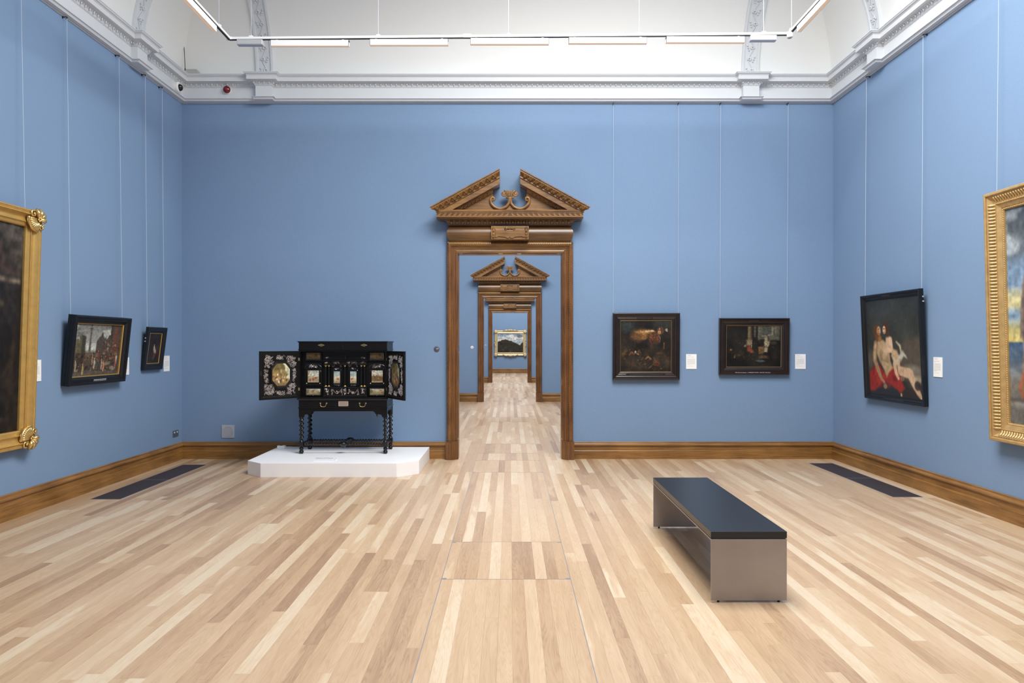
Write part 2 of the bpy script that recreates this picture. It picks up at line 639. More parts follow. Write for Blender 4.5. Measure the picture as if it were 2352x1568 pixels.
def doorway_wall(y, name):
    m = MB()
    m.box(XL - 0.2, -DOOR_HW, y, y + WALL_T, -0.01, ZW)
    m.box(DOOR_HW, XR + 0.2, y, y + WALL_T, -0.01, ZW)
    m.box(-DOOR_HW, DOOR_HW, y, y + WALL_T, DOOR_H, ZW)
    return tag(m.build(name, M_WALL), kind='structure')


for i, y in enumerate(DOOR_Y):
    doorway_wall(y, 'wall_back')
tag(MB().box(XL - 0.2, XR + 0.2, YEND, YEND + 0.2, -0.01, ZW).build('wall_back', M_WALL), kind='structure')
tag(MB().box(XL - 0.2, XR + 0.2, YF - 0.2, YF, -0.01, ZW).build('wall_front', M_WALL), kind='structure')
spans = [(YF - 0.2, DOOR_Y[0]), (DOOR_Y[0] + WALL_T, DOOR_Y[1]), (DOOR_Y[1] + WALL_T, DOOR_Y[2]), (DOOR_Y[2] + WALL_T, YEND)]
for a, b in spans:
    tag(MB().box(XL - 0.2, XL, a, b, -0.01, ZW).build('wall_left', M_WALL), kind='structure')
    tag(MB().box(XR, XR + 0.2, a, b, -0.01, ZW).build('wall_right', M_WALL), kind='structure')

# ------------------------------------------------------------------ ceiling: cove of the first gallery, flat ones beyond
COVE_Z, COVE_R, COVE_O = 5.274, 1.5, 0.05
cv = MB()
rings = []
for i in range(25):
    th = PI / 2 * i / 24
    o_, z_ = COVE_O + COVE_R * (1 - math.cos(th)), COVE_Z + COVE_R * math.sin(th)
    rings.append([(XL + o_, YF + o_, z_), (XR - o_, YF + o_, z_), (XR - o_, YB - o_, z_), (XL + o_, YB - o_, z_)])
cv.rings(rings, cap=False)
top = COVE_Z + COVE_R
o_ = COVE_O + COVE_R
cv.add([(XL + o_, YF + o_, top), (XR - o_, YF + o_, top), (XR - o_, YB - o_, top), (XL + o_, YB - o_, top)], [(0, 1, 2, 3)])
me = cv.build('ceiling', M_CREAM)
tag(me, kind='structure')
for p in me.data.polygons:
    p.use_smooth = True
me.data.set_sharp_from_angle(angle=math.radians(30))
for a, b in spans[1:]:
    tag(MB().box(XL - 0.2, XR + 0.2, a, b, 6.4, 6.5).build('ceiling', M_CREAM), kind='structure')
    tag(MB().box(XL - 0.25, XL - 0.15, a, b, ZW, 6.4).box(XR + 0.15, XR + 0.25, a, b, ZW, 6.4).build('trim_1', M_CREAM), kind='structure')


# ------------------------------------------------------------------ cornice round the first gallery
def offset_path(pts, o):
    """open plan polyline moved o to its right-hand side, corners mitred"""
    out = []
    n = len(pts)
    for i in range(n):
        p = Vector(pts[i])
        ds = []
        if i > 0: ds.append((p - Vector(pts[i - 1])).normalized())
        if i < n - 1: ds.append((Vector(pts[i + 1]) - p).normalized())
        ns = [Vector((d.y, -d.x)) for d in ds]
        if len(ns) == 1:
            q = p + ns[0] * o
        else:
            b = (ns[0] + ns[1])
            k = b.dot(ns[0])
            q = p + b * (o / k) if abs(k) > 1e-6 else p + ns[0] * o
        out.append((q.x, q.y))
    return out


BLK = 0.08                                             # how far the blocks under the ribs step forward
BW = 0.07                                              # their half width at the wall plane
BX = [XC - 3.34, XC + 3.34]
BY = [8.23]


def room_path():
    p = [(XL, YF)]
    for y in BY:
        p += [(XL, y - BW), (XL + BLK, y - BW), (XL + BLK, y + BW), (XL, y + BW)]
    p.append((XL, YB))
    for x in BX:
        p += [(x - BW, YB), (x - BW, YB - BLK), (x + BW, YB - BLK), (x + BW, YB)]
    p.append((XR, YB))
    for y in BY[::-1]:
        p += [(XR, y + BW), (XR - BLK, y + BW), (XR - BLK, y - BW), (XR, y - BW)]
    p.append((XR, YF))
    return p


def sweep(profile, pts, name, mat, parent=None, smooth=True):
    m = MB()
    rows = [[(x, y, z) for (x, y) in offset_path(pts, o)] for o, z in profile]
    n = len(pts)
    v = [p for r in rows for p in r]
    f = []
    for i in range(len(profile) - 1):
        for j in range(n - 1):
            f.append((i * n + j, i * n + j + 1, (i + 1) * n + j + 1, (i + 1) * n + j))
    m.add(v, f)
    return m.build(name, mat, parent)


def arc(o0, z0, o1, z1, bulge, n=5):
    """profile points from (o0,z0) to (o1,z1), bowed sideways by bulge"""
    out = []
    dx, dz = o1 - o0, z1 - z0
    L = math.hypot(dx, dz)
    for i in range(n + 1):
        t = i / n
        s = math.sin(PI * t) * bulge
        out.append((o0 + dx * t + dz / L * s, z0 + dz * t - dx / L * s))
    return out


path = room_path()
cornice = structure('trim_2')
# rail under the entablature, lower moulding, frieze, carved band, corona and cyma
sweep([(0.0, 4.921), (0.010, 4.921), (0.012, 4.932), (0.0, 4.934)], [(XL, YF), (XL, YB), (XR, YB), (XR, YF)], 'picture_rail', M_WHITE, cornice)
sweep([(0.0, 4.9345), (0.060, 4.936), (0.062, 4.944), (0.066, 4.946)] + arc(0.066, 4.948, 0.085, 4.960, -0.004, 4) + [(0.088, 4.963), (0.088, 4.966), (0.0, 4.968)], path, 'lower_moulding', M_WHITE, cornice)
sweep([(0.040, 4.960), (0.040, 5.128)], path, 'frieze', M_WHITE, cornice)
sweep([(0.040, 5.124), (0.047, 5.126), (0.047, 5.136), (0.052, 5.138)] + arc(0.052, 5.140, 0.082, 5.180, -0.006, 5) + [(0.085, 5.186), (0.132, 5.186)], path, 'bed_moulding', M_WHITE, cornice)
sweep([(0.120, 5.186), (0.120, 5.184), (0.132, 5.183), (0.132, 5.236), (0.138, 5.238), (0.138, 5.244)] + arc(0.140, 5.246, 0.160, 5.264, 0.005, 5) + [(0.166, 5.266), (0.166, 5.274), (0.02, 5.280)], path, 'corona', M_WHITE, cornice)

for x in BX:
    MB().box(x - BW, x + BW, YB - BLK - 0.01, YB, 4.9345, 4.94).build('block_soffit', M_WHITE, cornice)
for y in BY:
    MB().box(XL, XL + BLK + 0.01, y - BW, y + BW, 4.9345, 4.94).build('block_soffit', M_WHITE, cornice)
    MB().box(XR - BLK - 0.01, XR, y - BW, y + BW, 4.9345, 4.94).build('block_soffit', M_WHITE, cornice)
# egg and dart carving in the band
eg = MB()


def along(pts, o, step, skip=0.0):
    q = offset_path(pts, o)
    for a, b in zip(q[:-1], q[1:]):
        a, b = Vector(a), Vector(b)
        L = (b - a).length
        n = int(round(L / step))
        if n < 1: continue
        d = (b - a) / L
        for i in range(n):
            yield a + d * (L * (i + 0.5) / n), d, i


for p, d, i in along(path, 0.070, 0.036):
    if p.y < 3.5: continue
    if i % 2 == 0:
        eg.ell((p.x, p.y, 5.160), (0.011, 0.011, 0.017), 6, 4)
    else:
        eg.ell((p.x, p.y, 5.166), (0.006, 0.006, 0.015), 5, 3)
for p, d, i in along(path, 0.050, 0.020):
    if p.y < 5.0: continue
    eg.ell((p.x, p.y, 5.133), (0.006, 0.006, 0.004), 5, 3)
tag(eg.build('egg_and_dart', M_WHITE, cornice, smooth=True), kind='stuff')


# ribs rising into the cove from the blocks, with a vine in relief
def rib(name, base, inward, side):
    """base: plan point on the wall; inward: unit vector into the room; side: along the wall"""
    st = structure(name)
    B, I, S = Vector((*base, 0)), Vector((*inward, 0)), Vector((*side, 0))

    def at(s, th, lift):
        r = COVE_R - lift
        o_, z_ = COVE_O + COVE_R - r * math.cos(th), COVE_Z + r * math.sin(th)
        p = B + I * o_ + S * s
        return (p.x, p.y, z_)
    hw = 0.118
    prof = [(-hw, -0.03), (-hw, 0.034), (-hw + 0.030, 0.034), (-hw + 0.036, 0.018), (hw - 0.036, 0.018), (hw - 0.030, 0.034), (hw, 0.034), (hw, -0.03)]
    tmax = math.acos(1 - (1.17) / COVE_R)
    m = MB()
    m.rings([[at(s, tmax * i / 20 - 0.0, l) for s, l in prof] for i in range(21)], close=False, cap=False)
    m.build('band', M_WHITE, st)
    v = MB()
    rr = random.Random(hash(name) % 1000 if False else int(abs(base[0] * 37 + base[1] * 11)))
    L = COVE_R * tmax
    step = 0.15
    k = 0
    stem = []
    nst = 60
    for i in range(nst + 1):
        s_ = L * i / nst
        stem.append(at(0.028 * math.sin(s_ / step * PI), s_ / COVE_R, 0.024))
    v.tube(stem, 0.006, 5)
    while (k + 0.5) * step < L:
        s_ = (k + 0.5) * step
        sg = 1 if k % 2 == 0 else -1
        for j in range(7):                              # spiral curl
            a = j / 7 * 1.6 * PI
            r_ = 0.030 * (1 - j / 9)
            v.ell(at(sg * (0.012 + r_ * math.cos(a) * 0.9), (s_ + r_ * math.sin(a)) / COVE_R, 0.026), (0.012, 0.012, 0.012), 5, 4)
        for j in range(3):
            v.ell(at(-sg * (0.03 + 0.012 * j), (s_ + 0.03 * (j - 1)) / COVE_R, 0.024), (0.014, 0.014, 0.012), 5, 4)
        k += 1
    tag(v.build('vine_relief', M_WHITE, st, smooth=True), kind='stuff')


rib('trim_3', (BX[0], YB), (0, -1), (1, 0))
rib('trim_4', (BX[1], YB), (0, -1), (1, 0))
rib('trim_5', (XL, BY[0]), (1, 0), (0, 1))
rib('trim_6', (XR, BY[0]), (-1, 0), (0, 1))

# ------------------------------------------------------------------ baseboards
BPROF = [(0.0, 0.236), (0.012, 0.236), (0.016, 0.231)] + arc(0.017, 0.228, 0.022, 0.208, 0.004, 4) + [(0.026, 0.206)] + arc(0.027, 0.204, 0.034, 0.190, -0.004, 4) + [(0.034, 0.184), (0.020, 0.182), (0.020, 0.120), (0.027, 0.117), (0.030, 0.112), (0.031, 0.104), (0.030, 0.101), (0.030, 0.0)]
PLX = 0.885                                            # baseboards stop at the plinth blocks of the doorcase


def baseboard(name, pts, mat):
    tag(sweep(BPROF, pts, name, mat), kind='structure')


for i, (a, b) in enumerate(spans):
    a2 = YF if i == 0 else a
    baseboard('baseboard_left', [(XL, a2), (XL, b)], M_BASE_Y)
    baseboard('baseboard_right', [(XR, b), (XR, a2)], M_BASE_Y)
for y in DOOR_Y:
    baseboard('baseboard_back', [(XL, y), (-PLX, y)], M_BASE_X)
    baseboard('baseboard_back', [(PLX, y), (XR, y)], M_BASE_X)
baseboard('baseboard_back', [(XL, YEND), (XR, YEND)], M_BASE_X)


# ------------------------------------------------------------------ doorcases with broken pediments
def make_door():
    """built about x = 0 with the wall face at y = 0, viewer on the -y side"""
    D = structure('door_1')
    W_, HT, AW = 0.870, 3.000, 0.148

    def dz(zx, zy, proj):
        """a point of the enlarged photo of this doorcase, at the given projection, as (x, z)"""
        Y = YB - proj
        return ((960 + zx / 5.6 - 1171.4) * Y / FPX, EYE - (370 + zy / 5.6 - PY0) * Y / FPX)

    # architrave: profile (inward distance, projection)
    pr = [(0.0, 0.0), (0.0, 0.060), (0.006, 0.068)] + [(0.006 + 0.056 * t, 0.068 + 0.018 * math.sin(PI * t)) for t in (0.15, 0.35, 0.5, 0.65, 0.85, 1.0)]
    pr += [(0.066, 0.060), (0.074, 0.050), (0.086, 0.046), (0.090, 0.038), (0.112, 0.036), (0.116, 0.030), (0.128, 0.034), (0.136, 0.026), (0.148, 0.022), (0.148, -0.02)]
    z0 = 0.245

    def three(prf, nm, mat):
        v, f = [], []
        for d, t in prf:
            v += [(-(W_ - d), -t, z0), (-(W_ - d), -t, HT - d), (W_ - d, -t, HT - d), (W_ - d, -t, z0)]
        for i in range(len(prf) - 1):
            for j in range(3):
                f.append((i * 4 + j, i * 4 + j + 1, (i + 1) * 4 + j + 1, (i + 1) * 4 + j))
        return v, f
    v, f = three(pr, 'architrave', None)
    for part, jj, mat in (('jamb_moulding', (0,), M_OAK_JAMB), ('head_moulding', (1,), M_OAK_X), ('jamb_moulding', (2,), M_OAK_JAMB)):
        m = MB()
        m.add(v, [q for k_, q in enumerate(f) if k_ % 3 in jj])
        m.build(part, mat, D)
    # carved scales along its outer band
    sc = MB()

    def scale_at(x, z, horiz, k):
        for r in range(3):
            d = (-0.019, 0.0, 0.019)[r]
            y = -(0.068 + 0.018 * math.sin(PI * (0.5 + d / 0.056))) - 0.0005
            s = 0.012 if r == 1 else 0.010
            off = 0.0125 if r == 1 else 0.0
            if horiz: c = (x + off, y, z + d); rad = (0.0125, 0.006, s)
            else: c = (x + d, y, z + off); rad = (s, 0.006, 0.0125)
            sc.add([(c[0] - rad[0], c[1] + 0.004, c[2]), (c[0], c[1] + 0.004, c[2] - rad[2]), (c[0] + rad[0], c[1] + 0.004, c[2]), (c[0], c[1] + 0.004, c[2] + rad[2]), (c[0], c[1] - 0.0045, c[2])], [(0, 1, 4), (1, 2, 4), (2, 3, 4), (3, 0, 4)])
    zz = z0 + 0.02
    while zz < HT - 0.05:
        for sx in (-1, 1): scale_at(sx * (W_ - 0.034), zz, False, 0)
        zz += 0.025
    xx = -W_ + 0.05
    while xx < W_ - 0.05:
        scale_at(xx, HT - 0.034, True, 0)
        xx += 0.025
    tag(sc.build('scale_carving', M_OAK_Z, D), kind='stuff')
    # plinth blocks with a splayed inner corner
    for sx in (-1, 1):
        poly = [(0.882, 0.0), (0.882, -0.115), (0.790, -0.115), (0.720, -0.055), (0.712, -0.050), (0.712, 0.10), (0.735, 0.10), (0.735, 0.0)]
        m = MB()
        m.prism([(sx * a, b) for a, b in poly], lambda a, b, w: (a, b, w), 0.0, 0.236)
        m.prism([(sx * a * 0.999, b * 0.93) for a, b in poly], lambda a, b, w: (a, b, w), 0.236, 0.248)
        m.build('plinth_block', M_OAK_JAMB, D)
    # lining of the opening with raised panels
    for sx in (-1, 1):
        xa, xb = sorted((sx * 0.722, sx * 0.736))
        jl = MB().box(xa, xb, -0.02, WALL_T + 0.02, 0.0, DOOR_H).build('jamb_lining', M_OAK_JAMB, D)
        for za, zb in ((0.28, 1.02), (1.10, 1.48), (1.56, 2.76)):
            xa, xb = sorted((sx * 0.722, sx * 0.716))
            MB().box(xa, xb, 0.05, WALL_T - 0.05, za, zb).build('panel', M_OAK_Z, jl, bevel=0.004)
    sl = MB().box(-0.722, 0.722, -0.02, WALL_T + 0.02, DOOR_H - 0.012, DOOR_H + 0.004).build('head_lining', M_OAK_X, D)
    for xa, xb in ((-0.66, -0.16), (-0.10, 0.10), (0.16, 0.66)):
        MB().box(xa, xb, 0.05, WALL_T - 0.05, DOOR_H - 0.020, DOOR_H - 0.012).build('panel', M_OAK_X, sl, bevel=0.004)

    A, Bp = 0.845, 0.10

    def crown(prof, nm, mat, smooth=False):
        rows = [[(-(A + o), 0.02, z), (-(A + o), -(Bp + o), z), (A + o, -(Bp + o), z), (A + o, 0.02, z)] for o, z in prof]
        v = [p for r in rows for p in r]
        f = []
        for i in range(len(rows) - 1):
            for j in range(3):
                f.append((i * 4 + j, i * 4 + j + 1, (i + 1) * 4 + j + 1, (i + 1) * 4 + j))
        return MB().add(v, f).build(nm, mat, D)
    # cushion frieze
    RF = 0.138
    fz = [(-0.10, 2.998), (-0.026, 2.998)] + [(-0.028 + math.sqrt(RF ** 2 - (0.1065 * (t / 8 - 1)) ** 2) - RF + 0.050, 3.000 + 0.213 * t / 16) for t in range(0, 17)] + [(-0.026, 3.215), (-0.026, 3.222)]
    crown(fz, 'cushion_frieze', M_OAK_SHADED)
    # bed moulding, eggs
    crown([(-0.03, 3.212), (0.004, 3.214), (0.006, 3.226), (0.012, 3.228)] + arc(0.014, 3.230, 0.052, 3.278, -0.010, 6) + [(0.056, 3.282), (0.112, 3.286), (0.118, 3.294), (0.15, 3.296)], 'bed_moulding', M_OAK_SHADED)
    e0 = None
    ne = 22
    for i in range(ne):
        x = -0.80 + 1.60 * i / (ne - 1)
        if e0 is None:
            e0 = MB().ell((0, 0, 0), (0.017, 0.013, 0.022), 8, 6).build('egg_carving', M_OAK_X, D, smooth=True)
            e0.location = (x, -Bp - 0.045, 3.253)
        else:
            share(e0, D, (x, -Bp - 0.045, 3.253))
    dt = None
    for i in range(ne - 1):
        x = -0.80 + 1.60 * (i + 0.5) / (ne - 1)
        if dt is None:
            dt = MB().box(-0.004, 0.004, -0.01, 0.012, -0.024, 0.022).build('dart_carving', M_OAK_X, D)
            dt.location = (x, -Bp - 0.042, 3.252)
        else:
            share(dt, D, (x, -Bp - 0.042, 3.252))
    # horizontal cornice with running scrolls
    crown([(0.10, 3.293), (0.138, 3.294), (0.143, 3.298), (0.143, 3.376), (0.147, 3.378), (0.150, 3.390), (0.150, 3.402), (-0.08, 3.410)], 'cornice_fascia', M_OAK_X)
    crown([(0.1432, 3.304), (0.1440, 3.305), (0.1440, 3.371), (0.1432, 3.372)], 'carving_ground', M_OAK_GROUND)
    ws = MB()
    sp = []
    for j in range(12):
        a = -0.35 * PI + j / 11 * 2.1 * PI
        r_ = 0.015 * (1 - j / 15)
        sp.append((0.006 + r_ * math.cos(a), -0.003, 0.010 + r_ * math.sin(a)))
    ws.tube([(-0.034, -0.002, -0.026), (-0.016, -0.003, -0.020), (-0.002, -0.003, -0.010)] + sp, [0.004, 0.006, 0.0065] + [0.0064 * (1 - j / 18) for j in range(12)], 6)
    ws.prism([(-0.0354, -0.034), (-0.0354, -0.017), (-0.024, -0.013), (-0.013, -0.003), (-0.006, 0.009), (0.002, 0.021), (0.010, 0.012), (0.012, 0.002), (0.005, -0.006), (0.010, -0.017), (0.021, -0.020), (0.0354, -0.017), (0.0354, -0.034)], lambda a, b, w: (a, w, b), 0.0, -0.006)
    w0 = ws.build('wave_scroll', M_OAK_X, D, smooth=True, angle=0.7)
    nw = 28
    for i in range(nw):
        x = -0.955 + 1.91 * i / (nw - 1)
        tgt = w0 if i == 0 else share(w0, D)
        tgt.location = (x, -Bp - 0.143, 3.339)
        tgt.scale = (1 if i < nw / 2 else -1, 1, 1)
    # raking cornices
    S_, ZR, XR0 = 0.55, 3.40, -0.79

    def rake(sx):
        prof = [(-0.10, 0.0), (0.050, 0.0), (0.132, 0.002), (0.140, -0.002), (0.140, 0.070), (0.150, 0.074), (0.157, 0.078), (0.157, 0.086)]
        prof += [(0.157 + 0.058 * t - 0.012 * math.sin(2 * PI * t), 0.086 + 0.080 * t) for t in (0.1, 0.25, 0.4, 0.55, 0.7, 0.85, 1.0)]
        prof += [(0.222, 0.167), (0.230, 0.170), (0.230, 0.184), (-0.10, 0.186)]
        ap = 0.139

        def line(o, q, t):
            xa, xb = -(A + o), -ap
            x = xa + (xb - xa) * t
            return (sx * x, -(Bp + o), max(ZR + S_ * (x - XR0) + q, 3.30))
        rows = [[line(o, q, t / 12) for o, q in prof] for t in range(13)]
        MB().rings(rows).build('raking_cornice', M_OAK_X, D)
        # bed under it
        bp = [(-0.10, 0.0), (0.056, 0.002), (0.056, -0.006)] + [(0.050 - 0.034 * t + 0.008 * math.sin(PI * t), -0.008 - 0.052 * t) for t in (0, 0.25, 0.5, 0.75, 1)] + [(0.010, -0.064), (0.006, -0.078), (-0.10, -0.080)]

        def bl(o, q, t):
            xa, xb = -0.80, -0.232
            x = xa + (xb - xa) * t
            return (sx * x, -(Bp + o), max(ZR + S_ * (x - XR0) + q, 3.395))
        MB().rings([[bl(o, q, t / 8) for o, q in bp] for t in range(9)]).build('raking_bed', M_OAK_X, D)
        return line

    for sx in (-1, 1):
        rake(-sx)
    ang = math.atan(S_)
    # leaf and scroll carving on the rakes
    lf = MB()
    for s in (-1, 1):
        lf.tube([(0.0, 0, -0.034), (s * 0.006, -0.006, -0.010), (s * 0.015, -0.006, 0.014), (s * 0.024, -0.001, 0.034)], [0.002, 0.007, 0.0075, 0.002], 5)
    lf.tube([(0, 0, -0.034), (0, -0.007, 0.0), (0, -0.003, 0.030)], [0.003, 0.006, 0.002], 5)
    lfo = lf.build('leaf_carving', M_OAK_X, D, smooth=True)
    scb = MB()
    for cx, cz in ((-0.010, 0.012), (0.012, -0.010)):
        scb.tube([(cx + 0.012 * (1 - j / 16) * math.cos(a_), -0.003, cz + 0.013 * (1 - j / 16) * math.sin(a_)) for j, a_ in enumerate([k * 0.62 for k in range(14)])], 0.0036, 5)
        scb.ell((cx, -0.003, cz), (0.005, 0.005, 0.005), 6, 4)
    sco = scb.build('scroll_carving', M_OAK_X, D, smooth=True)
    first = [True, True]
    nl = 11
    for sx in (-1, 1):
        for i in range(nl * 2 - 1):
            t = (i + 0.6) / (nl * 2 - 0.5)
            xl = -1.005 + (1.005 - 0.165) * t
            z = ZR + S_ * (xl - XR0) + 0.126
            src = 0 if i % 2 == 0 else 1
            base = (lfo, sco)[src]
            o = base if first[src] else share(base, D)
            first[src] = False
            o.location = (-sx * -xl * 1.0 if False else (xl if sx == -1 else -xl), -(Bp + 0.188), z)
            o.rotation_euler = (0.62, -ang if sx == -1 else ang, 0)
            o.scale = (1.15, 1.3, 1.3) if src == 0 else (1.25, 1.4, 1.4)
    # eggs of the raking beds
    for sx in (-1, 1):
        for i in range(9):
            x = -0.30 - 0.054 * i
            z = ZR + S_ * (x - XR0) - 0.034
            if z < 3.42: continue
            share(e0, D, (x if sx == -1 else -x, -Bp - 0.040, z), (0, -ang if sx == -1 else ang, 0), (0.8, 0.9, 0.8))
    # tympanum: a board cut out round the scrolls
    half = [(440, 660), (440, 632), (640, 545), (800, 465), (960, 395), (968, 450), (940, 480), (925, 505), (945, 550), (990, 590), (1050, 612), (1100, 607), (1150, 572), (1181, 515)]
    poly = half + [(2362 - a, b) for a, b in half[::-1][1:]]
    tp = [dz(a, b, 0.13) for a, b in poly]
    MB().prism(tp, lambda a, b, w: (a, w, b), 0.0, -0.115).build('tympanum', M_OAK_X, D)
    # swan-neck scrolls
    for sx in (1, -1):
        pts = [(1176, 455), (1176, 500), (1166, 540), (1140, 575), (1100, 600), (1050, 608), (1000, 594), (960, 562), (938, 525), (934, 492), (944, 470), (962, 462), (978, 472), (982, 490), (972, 502), (960, 500), (957, 490)]
        p3 = []
        for a, b in pts:
            x, z = dz(a, b, 0.15)
            p3.append((sx * x, -0.130, z))
        # smooth the line
        sm = []
        for i in range(len(p3) - 1):
            for t in (0, 1 / 3, 2 / 3):
                p0, p1, p2, p3_ = [Vector(p3[max(0, min(len(p3) - 1, i + k))]) for k in (-1, 0, 1, 2)]
                sm.append(0.5 * ((2 * p1) + (p2 - p0) * t + (2 * p0 - 5 * p1 + 4 * p2 - p3_) * t * t + (3 * p1 - p0 - 3 * p2 + p3_) * t ** 3))
        n = len(sm)
        MB().tube(sm, [0.021 if i < n * 0.62 else 0.021 - 0.013 * (i - n * 0.62) / (n * 0.38) for i in range(n)], 10).build('swan_neck_scroll', M_OAK_X, D, smooth=True)
    # little capital between them
    cap = structure('volute_capital', D)
    del cap['kind']
    bell = [(1145, 446), (1142, 420), (1130, 395), (1122, 380), (1240, 380), (1232, 395), (1220, 420), (1217, 446)]
    MB().prism([dz(a, b, 0.15) for a, b in bell], lambda a, b, w: (a, w, b), -0.105, -0.150).build('bell', M_OAK_X, cap, bevel=0.004)
    for zx in (1150, 1170, 1192, 1212):
        x, z = dz(zx, 412, 0.15)
        MB().tube([(x + (zx - 1181) * 0.0002, -0.152, z + 0.026), (x, -0.155, z), (x, -0.152, z - 0.026)], [0.005, 0.006, 0.004], 6).build('flute', M_OAK_X, cap, smooth=True)
    x0, z0_ = dz(1130, 480, 0.15); x1, z1_ = dz(1234, 450, 0.15)
    MB().tube([(x0, -0.135, (z0_ + z1_) / 2), (x1, -0.135, (z0_ + z1_) / 2)], 0.016, 10).build('collar', M_OAK_X, cap, smooth=True)
    for sx in (-1, 1):
        x, z = dz(1181 + sx * 76, 416, 0.15)
        sp = []
        for j in range(22):
            a = PI / 2 - sx * (-0.2 * PI) * 0 - sx * j / 21 * 3.4 * PI * -1
            r_ = 0.040 * (1 - j / 28)
            sp.append((x + r_ * math.cos(a) , -0.138, z + r_ * math.sin(a)))
        xa, za = dz(1181 + sx * 30, 384, 0.15)
        MB().tube([(xa, -0.138, za)] + sp, [0.012] + [0.0125 * (1 - j / 40) for j in range(22)], 8).build('volute', M_OAK_X, cap, smooth=True)
        MB().lathe([(0.024, 0.0), (0.022, -0.012), (0.006, -0.016)], (x, -0.126, z), 'y', 14).build('volute_eye', M_OAK_X, cap, smooth=True, angle=0.6)

    # tablet on the frieze
    tb = structure('tablet', D)
    del tb['kind']
    MB().box(-0.257, 0.257, -0.168, -0.08, 3.012, 3.196).build('tablet_board', M_OAK_X, tb, bevel=0.003)

    def tz(zx, zy):
        Y = YB - 0.18
        return ((1100 + zx / 15.68 - 1170.6) * Y / FPX, EYE - (500 + zy / 15.68 - PY0) * Y / FPX - 0.002)
    fo = [(578, 395), (700, 400), (930, 385), (1000, 430), (1100, 430), (1200, 430), (1280, 385), (1500, 400), (1638, 395), (1638, 690), (1570, 695), (1545, 665), (1270, 688), (1240, 725), (1130, 730), (1103, 690), (1075, 730), (970, 725), (940, 688), (680, 662), (650, 695), (578, 705)]
    MB().prism([tz(a, b) for a, b in fo], lambda a, b, w: (a, w, b), -0.160, -0.181).build('tablet_field', M_OAK_X, tb, bevel=0.006)
    for zx in (512, 1695):
        for zy0, zy1 in ((400, 500), (520, 640)):
            x, za = tz(zx, zy0); _, zb = tz(zx, zy1)
            MB().tube([(x, -0.166, za), (x, -0.166, zb)], 0.014, 8).build('strap', M_OAK_Z, tb, smooth=True)
        for zy in (355, 672):
            x, z = tz(zx, zy)
            MB().lathe([(0.019, 0.0), (0.019, -0.012), (0.013, -0.016), (0.012, -0.012), (0.006, -0.012), (0.004, -0.019)], (x, -0.166, z), 'y', 14).build('rosette', M_OAK_X, tb, smooth=True, angle=0.6)
    for sx in (-1, 1):
        x, z = tz(1103 + sx * 148, 375)
        MB().tube([(x + 0.024 * (1 - j / 24) * math.cos(sx * j * 0.5 + PI / 2), -0.180 - j * 0.0006, z + 0.024 * (1 - j / 24) * math.sin(sx * j * 0.5 + PI / 2)) for j in range(20)], 0.007, 7).build('volute', M_OAK_X, tb, smooth=True)
        for q in range(3):
            x, z = tz(1103 + sx * (30 + 28 * q), 372)
            MB().tube([(x, -0.178, z + 0.018), (x, -0.186, z), (x - sx * 0.004, -0.180, z - 0.020 + 0.003 * q)], [0.004, 0.006, 0.004], 6).build('flute', M_OAK_X, tb, smooth=True)
    return D


door = make_door()
door.location = (0.002, DOOR_Y[0], 0)
for i, y in enumerate(DOOR_Y[1:]):
    d2 = dup(door)
    d2.name = 'door_%d' % (i + 2)
    d2.location = (0.002 + 0.002 * i, y, 0)


